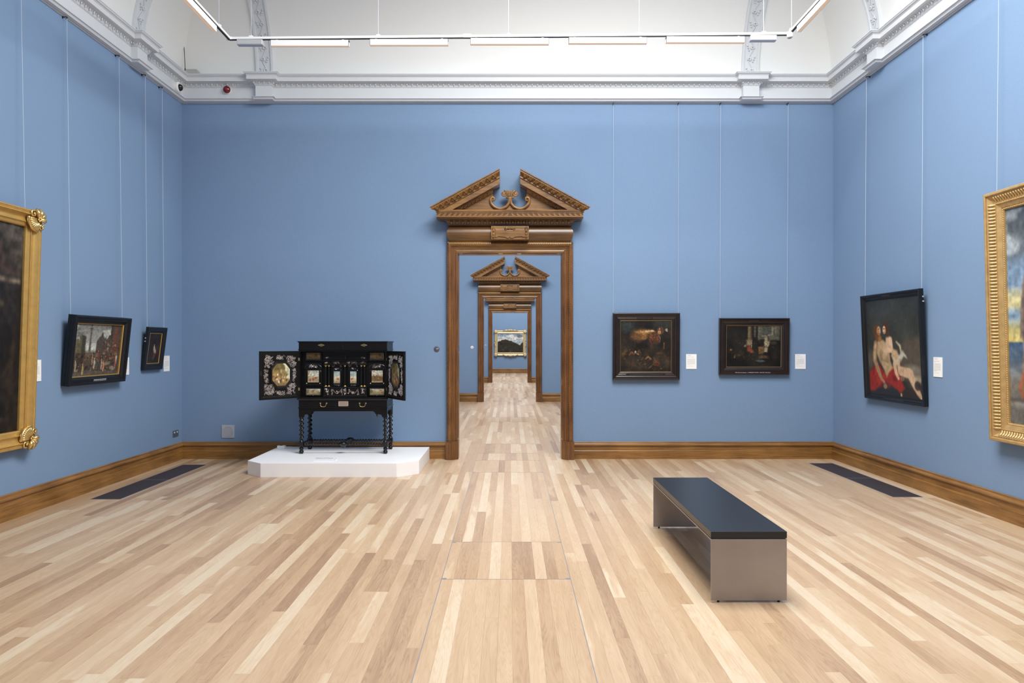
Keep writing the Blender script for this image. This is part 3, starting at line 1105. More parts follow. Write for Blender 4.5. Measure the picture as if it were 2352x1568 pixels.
# ------------------------------------------------------------------ painted pictures: a small painter working on vertex grids
class Art:
    """colours in display sRGB 0-255; u to the right, v downwards, both 0-1"""
    def __init__(self, nx, ny, bg):
        self.nx, self.ny = nx, ny
        u, v = (np.arange(nx) + 0.5) / nx, (np.arange(ny) + 0.5) / ny
        self.U, self.V = np.meshgrid(u, v)
        self.im = np.zeros((ny, nx, 3)) + np.array(bg, float)
        self.k = 0.7

    def mix(self, a, col):
        a = np.clip(a, 0, 1)[..., None]
        self.im = self.im * (1 - a) + np.array(col, float) * a
        return self

    def grad(self, stops):
        vs = [s[0] for s in stops]
        for c in range(3):
            self.im[..., c] = np.interp(self.V, vs, [s[1][c] for s in stops])
        return self

    def blob(self, cu, cv, ru, rv, col, a=1.0, soft=0.5, rot=0.0):
        du, dv = self.U - cu, self.V - cv
        c, s = math.cos(rot), math.sin(rot)
        d = np.sqrt(((du * c + dv * s) / ru) ** 2 + ((-du * s + dv * c) / rv) ** 2)
        return self.mix(np.clip((1 - d) / max(soft * self.k, 1e-3), 0, 1) * a, col)

    def poly(self, pts, col, a=1.0, soft=0.008):
        ins = np.zeros(self.U.shape, bool)
        dist = np.full(self.U.shape, 9.0)
        n = len(pts)
        for i in range(n):
            x0, y0 = pts[i]; x1, y1 = pts[(i + 1) % n]
            cond = ((y0 > self.V) != (y1 > self.V))
            xi = (x1 - x0) * (self.V - y0) / ((y1 - y0) if abs(y1 - y0) > 1e-9 else 1e-9) + x0
            ins ^= cond & (self.U < xi)
            L = (x1 - x0) ** 2 + (y1 - y0) ** 2 + 1e-12
            t = np.clip(((self.U - x0) * (x1 - x0) + (self.V - y0) * (y1 - y0)) / L, 0, 1)
            dist = np.minimum(dist, np.hypot(self.U - x0 - t * (x1 - x0), self.V - y0 - t * (y1 - y0)))
        sd = np.where(ins, dist, -dist)
        return self.mix(np.clip(sd / (soft * self.k) * 0.5 + 0.5, 0, 1) * a, col)

    def stroke(self, pts, w, col, a=1.0, soft=0.006, asp=1.0):
        """w: width(s) in u units; asp: height/width of the canvas"""
        ws = w if isinstance(w, (list, tuple)) else [w] * len(pts)
        best = np.full(self.U.shape, -9.0)
        for i in range(len(pts) - 1):
            x0, y0 = pts[i]; x1, y1 = pts[i + 1]
            dx, dy = x1 - x0, (y1 - y0) * asp
            L = dx * dx + dy * dy + 1e-12
            t = np.clip(((self.U - x0) * dx + (self.V - y0) * asp * dy) / L, 0, 1)
            d = np.hypot(self.U - x0 - t * dx, (self.V - y0) * asp - t * dy)
            best = np.maximum(best, (ws[i] + (ws[i + 1] - ws[i]) * t) - d)
        return self.mix(np.clip(best / (soft * self.k) * 0.5 + 0.5, 0, 1) * a, col)

    def noise(self, amp, n0, seed=1, octaves=3, sx=1.0):
        rs = np.random.RandomState(seed)
        tot = np.zeros(self.U.shape)
        for o in range(octaves):
            n = int(n0 * 2 ** o)
            m = max(2, int(n * sx))
            g = rs.rand(n + 2, m + 2)
            x, y = self.U * m, self.V * n
            xi, yi = x.astype(int), y.astype(int)
            fx, fy = x - xi, y - yi
            fx, fy = fx * fx * (3 - 2 * fx), fy * fy * (3 - 2 * fy)
            tot += ((g[yi, xi] * (1 - fx) + g[yi, xi + 1] * fx) * (1 - fy) + (g[yi + 1, xi] * (1 - fx) + g[yi + 1, xi + 1] * fx) * fy - 0.5) / 2 ** o
        self.last = tot
        self.im = np.clip(self.im * (1 + amp * tot[..., None] * 2), 0, 255)
        return self

    def clouds(self, col, thr, a, n0, seed, v0=0.0, v1=1.0, sx=0.6):
        keep = self.im.copy()
        self.noise(0.0, n0, seed, 4, sx)
        self.im = keep
        m = np.clip((self.last - thr) * 4, 0, 1) * np.clip((self.V - v0) * 14 + 0.5, 0, 1) * np.clip((v1 - self.V) * 14 + 0.5, 0, 1)
        return self.mix(m * a, col)

    def dabs(self, n, box, size, cols, seed, a=0.8, rot=None, asp=1.0):
        r = random.Random(seed)
        for _ in range(n):
            s = r.uniform(*size)
            self.blob(r.uniform(box[0], box[1]), r.uniform(box[2], box[3]), s * r.uniform(0.6, 1.3), s * r.uniform(0.6, 1.6) / asp, r.choice(cols), a * r.uniform(0.5, 1), 0.6, r.uniform(-1, 1) if rot is None else rot)
        return self


M_FAINT = plain('faint_lettering', srgb(72, 66, 62), 0.7)
PAINT_GAIN = 0.92


def canvas(name, art, w, h, parent, z=0.0, x0=0.0, y0=0.0, outline=None, thick=0.004):
    """a board with the picture on its face: local x right, y up, z out; (x0, y0) its lower left corner"""
    nx, ny = art.nx, art.ny
    xs = x0 + w * np.arange(nx) / (nx - 1)
    ys = y0 + h * (1 - np.arange(ny) / (ny - 1))
    X, Y = np.meshgrid(xs, ys)
    if outline:                                         # squeeze the rows into an octagon
        cxm, hw = x0 + w / 2, w / 2
        f = np.array([outline(1 - j / (ny - 1)) for j in range(ny)])[:, None]
        X = cxm + (X - cxm) * f
    v = np.stack([X, Y, np.full(X.shape, z)], -1).reshape(-1, 3)
    idx = np.arange(nx * ny).reshape(ny, nx)
    q = np.stack([idx[1:, :-1], idx[1:, 1:], idx[:-1, 1:], idx[:-1, :-1]], -1).reshape(-1, 4)
    lin = np.clip(art.im / 255.0, 0, 1)
    lin = np.where(lin <= 0.04045, lin / 12.92, ((lin + 0.055) / 1.055) ** 2.4) * PAINT_GAIN
    # edges and back
    ring = list(idx[0, :]) + list(idx[1:, -1]) + list(idx[-1, -2::-1]) + list(idx[-2:0:-1, 0])
    nb = len(v)
    back = v[ring].copy(); back[:, 2] -= thick
    v = np.concatenate([v, back])
    n = len(ring)
    fs = q.tolist()
    for j in range(n):
        k = (j + 1) % n
        fs.append([ring[j], ring[k], nb + k, nb + j])
    fs.append([nb + j for j in range(n)][::-1])
    col = np.ones((len(v), 4)); col[:nb, :3] = lin.reshape(-1, 3); col[nb:, :3] = 0.02
    me = bpy.data.meshes.new(name)
    me.from_pydata(v.tolist(), [], fs)
    me.materials.append(M_PAINT)
    at = me.attributes.new('paint', 'FLOAT_COLOR', 'POINT')
    at.data.foreach_set('color', col.reshape(-1))
    me.validate()
    o = bpy.data.objects.new(name, me)
    COL.objects.link(o)
    o.parent = parent
    return o


def frame_sweep(w, h, prof, name, mat, parent, x0=0.0, y0=0.0, smooth=False):
    """mitred frame, profile (inward distance, height); lower left outer corner at (x0, y0)"""
    rows = [[(x0 + d, y0 + d, t), (x0 + w - d, y0 + d, t), (x0 + w - d, y0 + h - d, t), (x0 + d, y0 + h - d, t)] for d, t in prof]
    v = [p for r in rows for p in r]
    f = []
    m = len(rows)
    for i in range(m):
        a, b = i * 4, ((i + 1) % m) * 4
        for j in range(4):
            k = (j + 1) % 4
            f.append((a + j, a + k, b + k, b + j))
    return MB().add(v, f).build(name, mat, parent)


def hang(origin, right, out, tilt):
    """matrix of a picture: origin = middle of the lower back edge; local x right, y up, z out"""
    r, n, up = Vector(right), Vector(out), Vector((0, 0, 1))
    u2 = up * math.cos(tilt) + n * math.sin(tilt)
    n2 = n * math.cos(tilt) - up * math.sin(tilt)
    m = Matrix.Identity(4)
    for i, c in enumerate((r, u2, n2)):
        for k in range(3):
            m[k][i] = c[k]
    for k in range(3):
        m[k][3] = origin[k]
    return m


BACKW = ((1, 0, 0), (0, -1, 0))
LEFTW = ((0, 1, 0), (1, 0, 0))
RIGHTW = ((0, -1, 0), (-1, 0, 0))


def scoop(d0, t0, d1, t1, sag, n=6):
    out = []
    for i in range(n + 1):
        t = i / n
        out.append((d0 + (d1 - d0) * t, t0 + (t1 - t0) * t - sag * math.sin(PI * t)))
    return out


def text_mesh(body, size, name, mat, parent, loc, rot=(0, 0, 0), sx=1.0, align='CENTER', extrude=0.0003):
    cu = bpy.data.curves.new(name, 'FONT')
    cu.body = body
    cu.size = size
    cu.align_x = align
    cu.align_y = 'CENTER'
    cu.extrude = extrude
    cu.resolution_u = 2
    cu.materials.append(mat)
    tmp = bpy.data.objects.new('tmp', cu)
    COL.objects.link(tmp)
    bpy.context.view_layer.update()
    dg = bpy.context.evaluated_depsgraph_get()
    me = bpy.data.meshes.new_from_object(tmp.evaluated_get(dg), depsgraph=dg)
    bpy.data.objects.remove(tmp)
    o = bpy.data.objects.new(name, me)
    COL.objects.link(o)
    o.parent = parent
    o.location = loc
    o.rotation_euler = rot
    o.scale = (sx, 1, 1)
    return o


def nameplate(parent, cx, cy, w, h, z, seed, lines=1, slope=0.0, mat=None):
    p = MB().box(cx - w / 2, cx + w / 2, cy - h / 2, cy + h / 2, z - 0.002, z + 0.0015).build('nameplate', M_PLATE, parent)
    r = random.Random(seed)
    m = MB()
    for l in range(lines):
        x = cx - w * 0.44 + r.uniform(0, 0.05) * w
        yy = cy + h * (0.5 - (l + 0.5) / lines) * 0.9
        hh = h / lines * 0.22
        while x < cx + w * 0.42:
            l_ = r.uniform(0.006, 0.03)
            m.box(x, min(x + l_, cx + w * 0.44), yy - hh, yy + hh, z + 0.0015, z + 0.0019)
            x += l_ + 0.006
    m.build('lettering', mat or M_LETTER, p)
    return p


# ---- the dark picture with a glowing sphere, back wall
AR = 1.0
a1 = Art(150, 150, (36, 30, 24))
a1.noise(0.5, 5, 3)
a1.blob(0.14, 0.12, 0.20, 0.16, (52, 66, 66), 0.7, 0.9).blob(0.85, 0.05, 0.25, 0.12, (38, 52, 52), 0.6, 0.9)
a1.poly([(0.72, 0.185), (0.30, 0.17), (0.22, 0.22), (0.20, 0.34), (0.36, 0.42), (0.52, 0.32), (0.70, 0.215)], (122, 84, 46), 0.75, 0.06)
a1.poly([(0.71, 0.19), (0.42, 0.185), (0.30, 0.22), (0.45, 0.27), (0.70, 0.205)], (184, 138, 84), 0.8, 0.04)
a1.stroke([(0.5, 0.21), (0.70, 0.195)], [0.012, 0.008], (232, 208, 160), 0.9, 0.02)
a1.blob(0.47, 0.33, 0.09, 0.06, (150, 108, 62), 0.6, 0.8, -0.4)
a1.blob(0.665, 0.345, 0.118, 0.124, (88, 54, 34), 0.95, 0.12).dabs(40, (0.57, 0.74, 0.25, 0.38), (0.008, 0.02), [(132, 82, 46), (70, 40, 28), (108, 66, 40)], 4)
a1.blob(0.66, 0.42, 0.09, 0.05, (44, 30, 22), 0.6, 0.7)
a1.stroke([(0.735, 0.27), (0.775, 0.33), (0.782, 0.37), (0.76, 0.43)], 0.004, (150, 150, 176), 0.7, 0.008)
a1.blob(0.70, 0.155, 0.062, 0.066, (64, 60, 60), 0.6, 0.15).blob(0.70, 0.155, 0.055, 0.059, (34, 30, 28), 0.9, 0.15)
a1.blob(0.785, 0.195, 0.068, 0.078, (84, 56, 40), 0.95, 0.15).blob(0.76, 0.23, 0.04, 0.045, (170, 128, 80), 0.8, 0.5).blob(0.765, 0.165, 0.012, 0.014, (226, 206, 170), 0.9, 0.7)
a1.blob(0.895, 0.18, 0.030, 0.034, (150, 152, 130), 0.9, 0.5).blob(0.91, 0.208, 0.012, 0.01, (236, 226, 196), 0.9, 0.6)
a1.dabs(60, (0.05, 0.95, 0.48, 0.95), (0.015, 0.05), [(70, 46, 30), (52, 38, 26), (96, 60, 36), (44, 34, 26), (30, 26, 20)], 5, 0.6)
a1.blob(0.30, 0.61, 0.025, 0.035, (178, 166, 138), 0.8, 0.7).blob(0.34, 0.645, 0.04, 0.015, (170, 138, 100), 0.8, 0.6, 0.5)
a1.stroke([(0.19, 0.66), (0.23, 0.61), (0.27, 0.65)], 0.012, (150, 92, 50), 0.8, 0.02).stroke([(0.06, 0.66), (0.12, 0.58)], 0.03, (98, 76, 40), 0.7, 0.04)
a1.stroke([(0.50, 0.74), (0.55, 0.70), (0.60, 0.74)], 0.010, (176, 128, 76), 0.8, 0.02).blob(0.73, 0.84, 0.05, 0.06, (120, 58, 38), 0.7, 0.7).stroke([(0.56, 0.92), (0.70, 0.80), (0.66, 0.72)], 0.01, (134, 88, 50), 0.6, 0.02)
a1.stroke([(0.848, 0.55), (0.852, 0.45)], 0.006, (166, 104, 40), 0.8, 0.012).blob(0.85, 0.44, 0.01, 0.02, (196, 140, 60), 0.7, 0.7).blob(0.76, 0.63, 0.10, 0.03, (96, 60, 40), 0.7, 0.8).blob(0.92, 0.80, 0.05, 0.10, (80, 62, 40), 0.5, 0.8)
a1.dabs(110, (0.04, 0.96, 0.50, 0.96), (0.006, 0.018), [(84, 54, 34), (118, 78, 44), (60, 44, 30), (26, 22, 18), (136, 96, 60)], 77, 0.6).dabs(40, (0.25, 0.72, 0.2, 0.46), (0.006, 0.014), [(150, 108, 62), (92, 58, 36), (60, 40, 28)], 78, 0.5)
a1.noise(0.2, 45, 9, 2)

# ---- dim temple interior with a pale robed figure, back wall
a2 = Art(165, 125, (24, 22, 18))
a2.noise(0.5, 4, 13)
a2.poly([(0.60, 0.0), (0.97, 0.0), (0.97, 0.36), (0.60, 0.34)], (92, 90, 78), 0.85, 0.03).poly([(0.66, 0.0), (0.82, 0.0), (0.82, 0.22), (0.66, 0.24)], (66, 68, 64), 0.9, 0.03)
a2.stroke([(0.835, 0.0), (0.835, 0.22), (0.66, 0.255)], 0.014, (134, 128, 104), 0.8, 0.015).stroke([(0.89, 0.0), (0.89, 0.2)], 0.012, (112, 106, 88), 0.7, 0.015)
a2.poly([(0.395, 0.02), (0.45, 0.02), (0.46, 0.34), (0.395, 0.34)], (132, 112, 82), 0.85, 0.02).blob(0.445, 0.2, 0.03, 0.22, (64, 48, 36), 0.5, 0.8)
a2.poly([(0.37, 0.345), (0.475, 0.345), (0.475, 0.48), (0.37, 0.47)], (140, 128, 98), 0.85, 0.025).poly([(0.505, 0.0), (0.535, 0.0), (0.535, 0.28), (0.505, 0.28)], (116, 110, 96), 0.7, 0.02).poly([(0.575, 0.02), (0.61, 0.02), (0.60, 0.36), (0.57, 0.36)], (112, 112, 98), 0.8, 0.02)
a2.dabs(26, (0.48, 0.70, 0.28, 0.55), (0.02, 0.045), [(22, 20, 17), (32, 28, 24), (44, 34, 28)], 7, 0.9)
a2.dabs(30, (0.02, 0.35, 0.45, 0.8), (0.02, 0.05), [(40, 32, 24), (58, 42, 28), (30, 26, 20)], 8, 0.6)
a2.blob(0.09, 0.58, 0.02, 0.025, (150, 110, 72), 0.8, 0.7).blob(0.16, 0.74, 0.02, 0.06, (110, 84, 44), 0.7, 0.8).blob(0.25, 0.42, 0.018, 0.025, (104, 74, 50), 0.8, 0.7)
a2.poly([(0.72, 0.26), (0.76, 0.30), (0.79, 0.36), (0.78, 0.46), (0.755, 0.52), (0.745, 0.64), (0.68, 0.63), (0.695, 0.50), (0.685, 0.42), (0.70, 0.32)], (158, 146, 118), 0.95, 0.02).poly([(0.755, 0.25), (0.785, 0.33), (0.775, 0.40), (0.745, 0.33)], (40, 34, 30), 0.8, 0.02).stroke([(0.69, 0.50), (0.76, 0.52)], 0.008, (58, 44, 36), 0.8, 0.015)
a2.blob(0.735, 0.235, 0.014, 0.02, (70, 54, 40), 0.9, 0.5)
a2.poly([(0.38, 0.47), (0.43, 0.48), (0.47, 0.56), (0.51, 0.64), (0.46, 0.66), (0.38, 0.60)], (136, 66, 44), 0.85, 0.025).blob(0.345, 0.49, 0.028, 0.04, (150, 146, 124), 0.7, 0.7).blob(0.46, 0.50, 0.014, 0.05, (158, 150, 132), 0.8, 0.6).blob(0.465, 0.43, 0.012, 0.016, (176, 140, 110), 0.9, 0.6)
a2.poly([(0.58, 0.51), (0.68, 0.50), (0.685, 0.67), (0.59, 0.68)], (112, 84, 54), 0.9, 0.015).poly([(0.60, 0.69), (0.74, 0.72), (0.76, 0.78), (0.60, 0.79)], (96, 70, 46), 0.8, 0.03)
a2.blob(0.62, 0.845, 0.11, 0.035, (78, 92, 104), 0.85, 0.7, 0.1).blob(0.86, 0.42, 0.08, 0.05, (74, 58, 38), 0.7, 0.8).blob(0.88, 0.72, 0.07, 0.2, (46, 32, 24), 0.7, 0.9)
a2.dabs(90, (0.04, 0.70, 0.42, 0.82), (0.005, 0.014), [(70, 52, 36), (104, 76, 50), (46, 38, 30), (20, 18, 16), (128, 104, 78)], 79, 0.6).dabs(26, (0.72, 0.97, 0.40, 0.8), (0.008, 0.02), [(66, 50, 34), (36, 28, 22), (84, 62, 42)], 80, 0.6)
a2.noise(0.2, 40, 15, 2)

# ---- seated old man, red cloth and a winged child, right wall
a3 = Art(150, 160, (50, 52, 48))
H3 = 1.05
a3.grad([(0, (56, 58, 58)), (0.35, (58, 60, 54)), (0.6, (66, 62, 54)), (1, (60, 52, 44))])
a3.noise(0.18, 4, 21)
a3.V = (a3.V - 0.064) / 0.936                          # the group sits a little lower on the canvas
a3.poly([(0.62, 0.62), (0.70, 0.42), (0.78, 0.36), (0.86, 0.40), (0.93, 0.36), (1.0, 0.38), (1.0, 0.80), (0.66, 0.80)], (88, 78, 66), 0.9, 0.04)
a3.blob(0.88, 0.70, 0.2, 0.07, (150, 146, 130), 0.6, 0.9, 0.15).blob(0.92, 0.80, 0.14, 0.06, (196, 184, 154), 0.7, 0.9).blob(0.05, 0.60, 0.10, 0.13, (104, 96, 84), 0.6, 0.8)
a3.poly([(0.0, 1.0), (0.0, 0.80), (0.1, 0.70), (0.25, 0.66), (0.5, 0.66), (0.7, 0.82), (0.85, 0.94), (1, 0.92), (1, 1)], (48, 42, 38), 0.95, 0.03)
a3.poly([(0.02, 0.76), (0.12, 0.68), (0.24, 0.67), (0.34, 0.76), (0.46, 0.66), (0.58, 0.72), (0.66, 0.84), (0.70, 0.90), (0.62, 0.96), (0.50, 0.90), (0.40, 0.86), (0.24, 0.88), (0.12, 0.96), (0.02, 0.97)], (152, 44, 34), 0.95, 0.02)
a3.dabs(26, (0.06, 0.62, 0.72, 0.92), (0.02, 0.06), [(180, 60, 44), (112, 28, 24), (160, 48, 38)], 24, 0.55)
SK, SK2, SKD = (186, 158, 120), (162, 130, 96), (110, 84, 60)
a3.poly([(0.16, 0.42), (0.24, 0.37), (0.33, 0.39), (0.41, 0.44), (0.44, 0.54), (0.45, 0.62), (0.50, 0.69), (0.42, 0.74), (0.37, 0.80), (0.32, 0.72), (0.24, 0.62), (0.19, 0.54)], SK, 0.97, 0.02)
a3.blob(0.36, 0.50, 0.06, 0.10, (224, 198, 160), 0.5, 0.9).blob(0.40, 0.60, 0.05, 0.06, SKD, 0.35, 0.9).blob(0.27, 0.58, 0.04, 0.10, SKD, 0.4, 0.9).stroke([(0.27, 0.60), (0.40, 0.63)], 0.006, SKD, 0.5, 0.02)
a3.stroke([(0.18, 0.43), (0.145, 0.54), (0.145, 0.62), (0.20, 0.72), (0.26, 0.82)], [0.045, 0.042, 0.036, 0.034, 0.026], SK2, 0.95, 0.015, H3).stroke([(0.165, 0.44), (0.135, 0.60)], 0.016, (222, 194, 156), 0.6, 0.02, H3).blob(0.30, 0.845, 0.04, 0.022, SK2, 0.9, 0.4, 0.5)
a3.stroke([(0.64, 0.72), (0.80, 0.74), (0.86, 0.84), (0.93, 0.93), (0.985, 0.99)], [0.055, 0.058, 0.044, 0.034, 0.018], (206, 172, 138), 0.95, 0.015, H3).stroke([(0.76, 0.74), (0.86, 0.88)], 0.014, (222, 194, 158), 0.5, 0.03, H3)
a3.blob(0.20, 0.29, 0.085, 0.095, (92, 60, 34), 0.95, 0.4).blob(0.245, 0.285, 0.045, 0.06, (200, 154, 118), 0.95, 0.35).blob(0.25, 0.365, 0.055, 0.045, (148, 96, 46), 0.9, 0.5).blob(0.265, 0.295, 0.012, 0.012, (160, 100, 80), 0.7, 0.6)
a3.blob(0.225, 0.29, 0.02, 0.05, (150, 108, 82), 0.7, 0.7).stroke([(0.235, 0.265), (0.26, 0.262)], 0.005, (70, 44, 32), 0.8, 0.008).stroke([(0.262, 0.265), (0.272, 0.30)], 0.006, (222, 180, 146), 0.7, 0.01).stroke([(0.245, 0.315), (0.268, 0.314)], 0.005, (126, 66, 52), 0.8, 0.008)
a3.blob(0.21, 0.36, 0.05, 0.06, (110, 70, 36), 0.8, 0.6).blob(0.255, 0.375, 0.04, 0.04, (158, 104, 52), 0.8, 0.6)
a3.blob(0.385, 0.255, 0.07, 0.075, (74, 48, 30), 0.95, 0.4).blob(0.355, 0.275, 0.036, 0.05, (226, 190, 156), 0.95, 0.35).blob(0.43, 0.31, 0.03, 0.06, (86, 56, 34), 0.8, 0.6).stroke([(0.335, 0.262), (0.35, 0.262)], 0.005, (60, 40, 32), 0.8, 0.008).stroke([(0.365, 0.262), (0.378, 0.264)], 0.005, (60, 40, 32), 0.8, 0.008).stroke([(0.34, 0.303), (0.362, 0.304)], 0.005, (160, 74, 64), 0.8, 0.008).blob(0.375, 0.285, 0.015, 0.035, (176, 130, 100), 0.6, 0.7)
a3.poly([(0.38, 0.36), (0.46, 0.35), (0.50, 0.43), (0.50, 0.50), (0.40, 0.50), (0.37, 0.44)], (214, 178, 144), 0.95, 0.02).stroke([(0.47, 0.38), (0.48, 0.50), (0.34, 0.505)], [0.03, 0.03, 0.022], (222, 188, 154), 0.95, 0.012, H3)
a3.poly([(0.50, 0.48), (0.58, 0.50), (0.63, 0.58), (0.62, 0.64), (0.52, 0.64), (0.47, 0.56)], (208, 176, 138), 0.95, 0.02).blob(0.565, 0.625, 0.07, 0.035, (196, 194, 178), 0.9, 0.5)
a3.stroke([(0.53, 0.65), (0.55, 0.74), (0.59, 0.80)], [0.034, 0.028, 0.018], (212, 180, 144), 0.95, 0.012, H3).stroke([(0.60, 0.64), (0.61, 0.71)], [0.03, 0.022], (200, 166, 132), 0.95, 0.012, H3)
a3.stroke([(0.58, 0.41), (0.64, 0.45), (0.655, 0.52)], [0.010, 0.016, 0.012], (204, 192, 152), 0.9, 0.015, H3).poly([(0.61, 0.56), (0.68, 0.50), (0.74, 0.55), (0.76, 0.58), (0.70, 0.56), (0.64, 0.62)], (206, 204, 190), 0.9, 0.02)
a3.blob(0.66, 0.80, 0.05, 0.035, (150, 112, 90), 0.7, 0.6).blob(0.92, 0.86, 0.06, 0.06, (56, 48, 42), 0.9, 0.5).blob(0.33, 0.90, 0.045, 0.04, (176, 148, 112), 0.7, 0.6).poly([(0.12, 0.99), (0.22, 0.92), (0.34, 0.94), (0.44, 0.90), (0.56, 0.93), (0.62, 1.0)], (42, 44, 50), 0.9, 0.03).blob(0.63, 0.975, 0.02, 0.025, (206, 196, 150), 0.8, 0.6)
a3.V = a3.V * 0.936 + 0.064
a3.noise(0.07, 34, 27)

# ---- the very large seaside picture whose edge shows, right wall
a4 = Art(170, 220, (110, 120, 130))
a4.grad([(0, (62, 70, 80)), (0.10, (84, 92, 98)), (0.2, (108, 118, 126)), (0.27, (120, 144, 170)), (0.36, (128, 154, 180)), (0.44, (176, 180, 160)), (0.50, (120, 150, 180)), (0.56, (196, 186, 126)), (0.615, (206, 190, 120)), (0.625, (70, 94, 124)), (0.70, (78, 98, 118)), (0.76, (120, 128, 132)), (0.80, (120, 116, 108)), (1.0, (112, 110, 104))])
a4.clouds((58, 64, 74), 0.05, 0.8, 5, 31, 0.0, 0.22).clouds((176, 186, 192), 0.10, 0.8, 6, 32, 0.0, 0.42).clouds((86, 132, 186), 0.12, 0.8, 7, 33, 0.2, 0.5, 0.4).clouds((214, 200, 140), 0.1, 0.7, 7, 34, 0.38, 0.6, 0.25).clouds((160, 170, 176), 0.15, 0.5, 12, 36, 0.64, 0.8)
a4.U = a4.U / 0.6
a4.poly([(0.30, 0.20), (0.26, 0.28), (0.21, 0.36), (0.17, 0.50), (0.165, 0.60), (0.20, 0.61), (0.205, 0.66), (0.17, 0.75), (0.16, 0.79), (0.22, 0.80), (0.30, 0.76), (0.42, 0.74), (0.75, 0.76), (0.8, 0.3), (0.6, 0.12), (0.4, 0.12)], (128, 112, 102), 0.97, 0.015)
a4.stroke([(0.27, 0.30), (0.22, 0.46), (0.21, 0.60)], 0.008, (84, 74, 70), 0.6, 0.02).stroke([(0.36, 0.24), (0.30, 0.5), (0.28, 0.72)], 0.02, (150, 134, 122), 0.5, 0.04).blob(0.6, 0.4, 0.15, 0.3, (96, 84, 78), 0.6, 0.8)
a4.stroke([(0.28, 0.745), (0.20, 0.785), (0.145, 0.83), (0.19, 0.86), (0.27, 0.89)], [0.04, 0.034, 0.026, 0.030, 0.022], (150, 96, 70), 0.97, 0.012, 1.4).stroke([(0.27, 0.75), (0.25, 0.86)], 0.012, (96, 64, 52), 0.7, 0.02)
a4.stroke([(0.0, 0.885), (0.15, 0.89), (0.35, 0.885)], 0.006, (70, 66, 66), 0.7, 0.015).blob(0.1, 0.91, 0.2, 0.02, (146, 142, 134), 0.6, 0.9)
for dx, dy in ((-0.05, -0.012), (-0.055, 0.008), (-0.045, 0.024), (0.05, -0.012), (0.055, 0.01), (0.04, 0.026), (-0.02, -0.026), (0.02, -0.026)):
    a4.stroke([(0.235, 0.945), (0.235 + dx * 0.6, 0.945 + dy - 0.01), (0.235 + dx, 0.945 + dy + 0.008)], 0.003, (104, 66, 48), 0.8, 0.006)
a4.blob(0.52, 0.10, 0.09, 0.06, (150, 110, 84), 0.95, 0.3).blob(0.50, 0.075, 0.10, 0.05, (70, 56, 48), 0.9, 0.5).stroke([(0.66, 0.2), (0.82, 0.34), (0.78, 0.46)], [0.07, 0.06, 0.04], (140, 122, 110), 0.95, 0.02, 1.4).stroke([(0.46, 0.2), (0.42, 0.45), (0.46, 0.72)], 0.012, (92, 80, 74), 0.7, 0.03).stroke([(0.60, 0.2), (0.62, 0.45), (0.58, 0.72)], 0.016, (160, 144, 130), 0.6, 0.04)
a4.stroke([(0.62, 0.75), (0.60, 0.85), (0.54, 0.90)], [0.04, 0.03, 0.02], (150, 96, 70), 0.97, 0.012, 1.4)
a4.U = a4.U * 0.6
a4.noise(0.14, 40, 38)

# ---- the very large dark picture whose edge shows, left wall
a5 = Art(150, 190, (40, 36, 32))
a5.grad([(0, (74, 70, 64)), (0.24, (70, 64, 58)), (0.28, (42, 38, 36)), (0.6, (26, 24, 24)), (1.0, (34, 28, 22))])
a5.noise(0.35, 5, 41)
a5.poly([(0.55, 0.17), (0.80, 0.165), (0.96, 0.205), (0.955, 0.235), (0.55, 0.22)], (60, 48, 44), 0.9, 0.012).poly([(0.72, 0.10), (0.83, 0.105), (0.83, 0.165), (0.72, 0.165)], (66, 52, 48), 0.8, 0.012)
a5.poly([(0.5, 0.235), (0.98, 0.265), (0.985, 0.285), (0.5, 0.27)], (112, 100, 86), 0.8, 0.012).stroke([(0.6, 0.36), (0.83, 0.385)], 0.01, (104, 90, 64), 0.7, 0.02).blob(0.80, 0.56, 0.03, 0.04, (128, 132, 132), 0.7, 0.8)
a5.stroke([(0.95, 0.50), (0.93, 0.66), (0.84, 0.73), (0.7, 0.74)], 0.012, (62, 48, 34), 0.7, 0.02).stroke([(0.92, 0.6), (0.90, 0.98)], 0.03, (50, 38, 28), 0.6, 0.04).blob(0.4, 0.5, 0.25, 0.35, (58, 46, 36), 0.6, 0.9).blob(0.84, 0.93, 0.04, 0.02, (84, 66, 46), 0.6, 0.8)
a5.noise(0.3, 30, 43)

# ---- crowd in an antique town, left wall
a6 = Art(170, 140, (120, 120, 112))
a6.grad([(0, (118, 118, 112)), (0.25, (146, 148, 142)), (0.5, (178, 180, 172)), (0.56, (96, 86, 72)), (1.0, (66, 56, 46))])
a6.clouds((88, 86, 82), 0.05, 0.7, 5, 51, 0, 0.5, 0.6).clouds((200, 202, 196), 0.14, 0.7, 6, 52, 0, 0.5, 0.5)
a6.poly([(0, 0.10), (0.02, 0.12), (0.03, 0.6), (0, 0.62)], (84, 70, 56), 0.95, 0.01).poly([(0.0, 0.30), (0.10, 0.29), (0.11, 0.36), (0.11, 0.24), (0.15, 0.215), (0.21, 0.225), (0.235, 0.25), (0.23, 0.44), (0.25, 0.54), (0.0, 0.56)], (92, 88, 64), 0.95, 0.012).poly([(0.16, 0.22), (0.235, 0.25), (0.23, 0.46), (0.26, 0.62), (0.16, 0.6)], (52, 48, 38), 0.7, 0.02)
a6.poly([(0.315, 0.10), (0.345, 0.10), (0.352, 0.54), (0.305, 0.54)], (92, 90, 80), 0.95, 0.008).poly([(0.30, 0.07), (0.36, 0.07), (0.35, 0.105), (0.312, 0.105)], (74, 72, 66), 0.95, 0.008).blob(0.335, 0.035, 0.012, 0.035, (66, 66, 62), 0.95, 0.4)
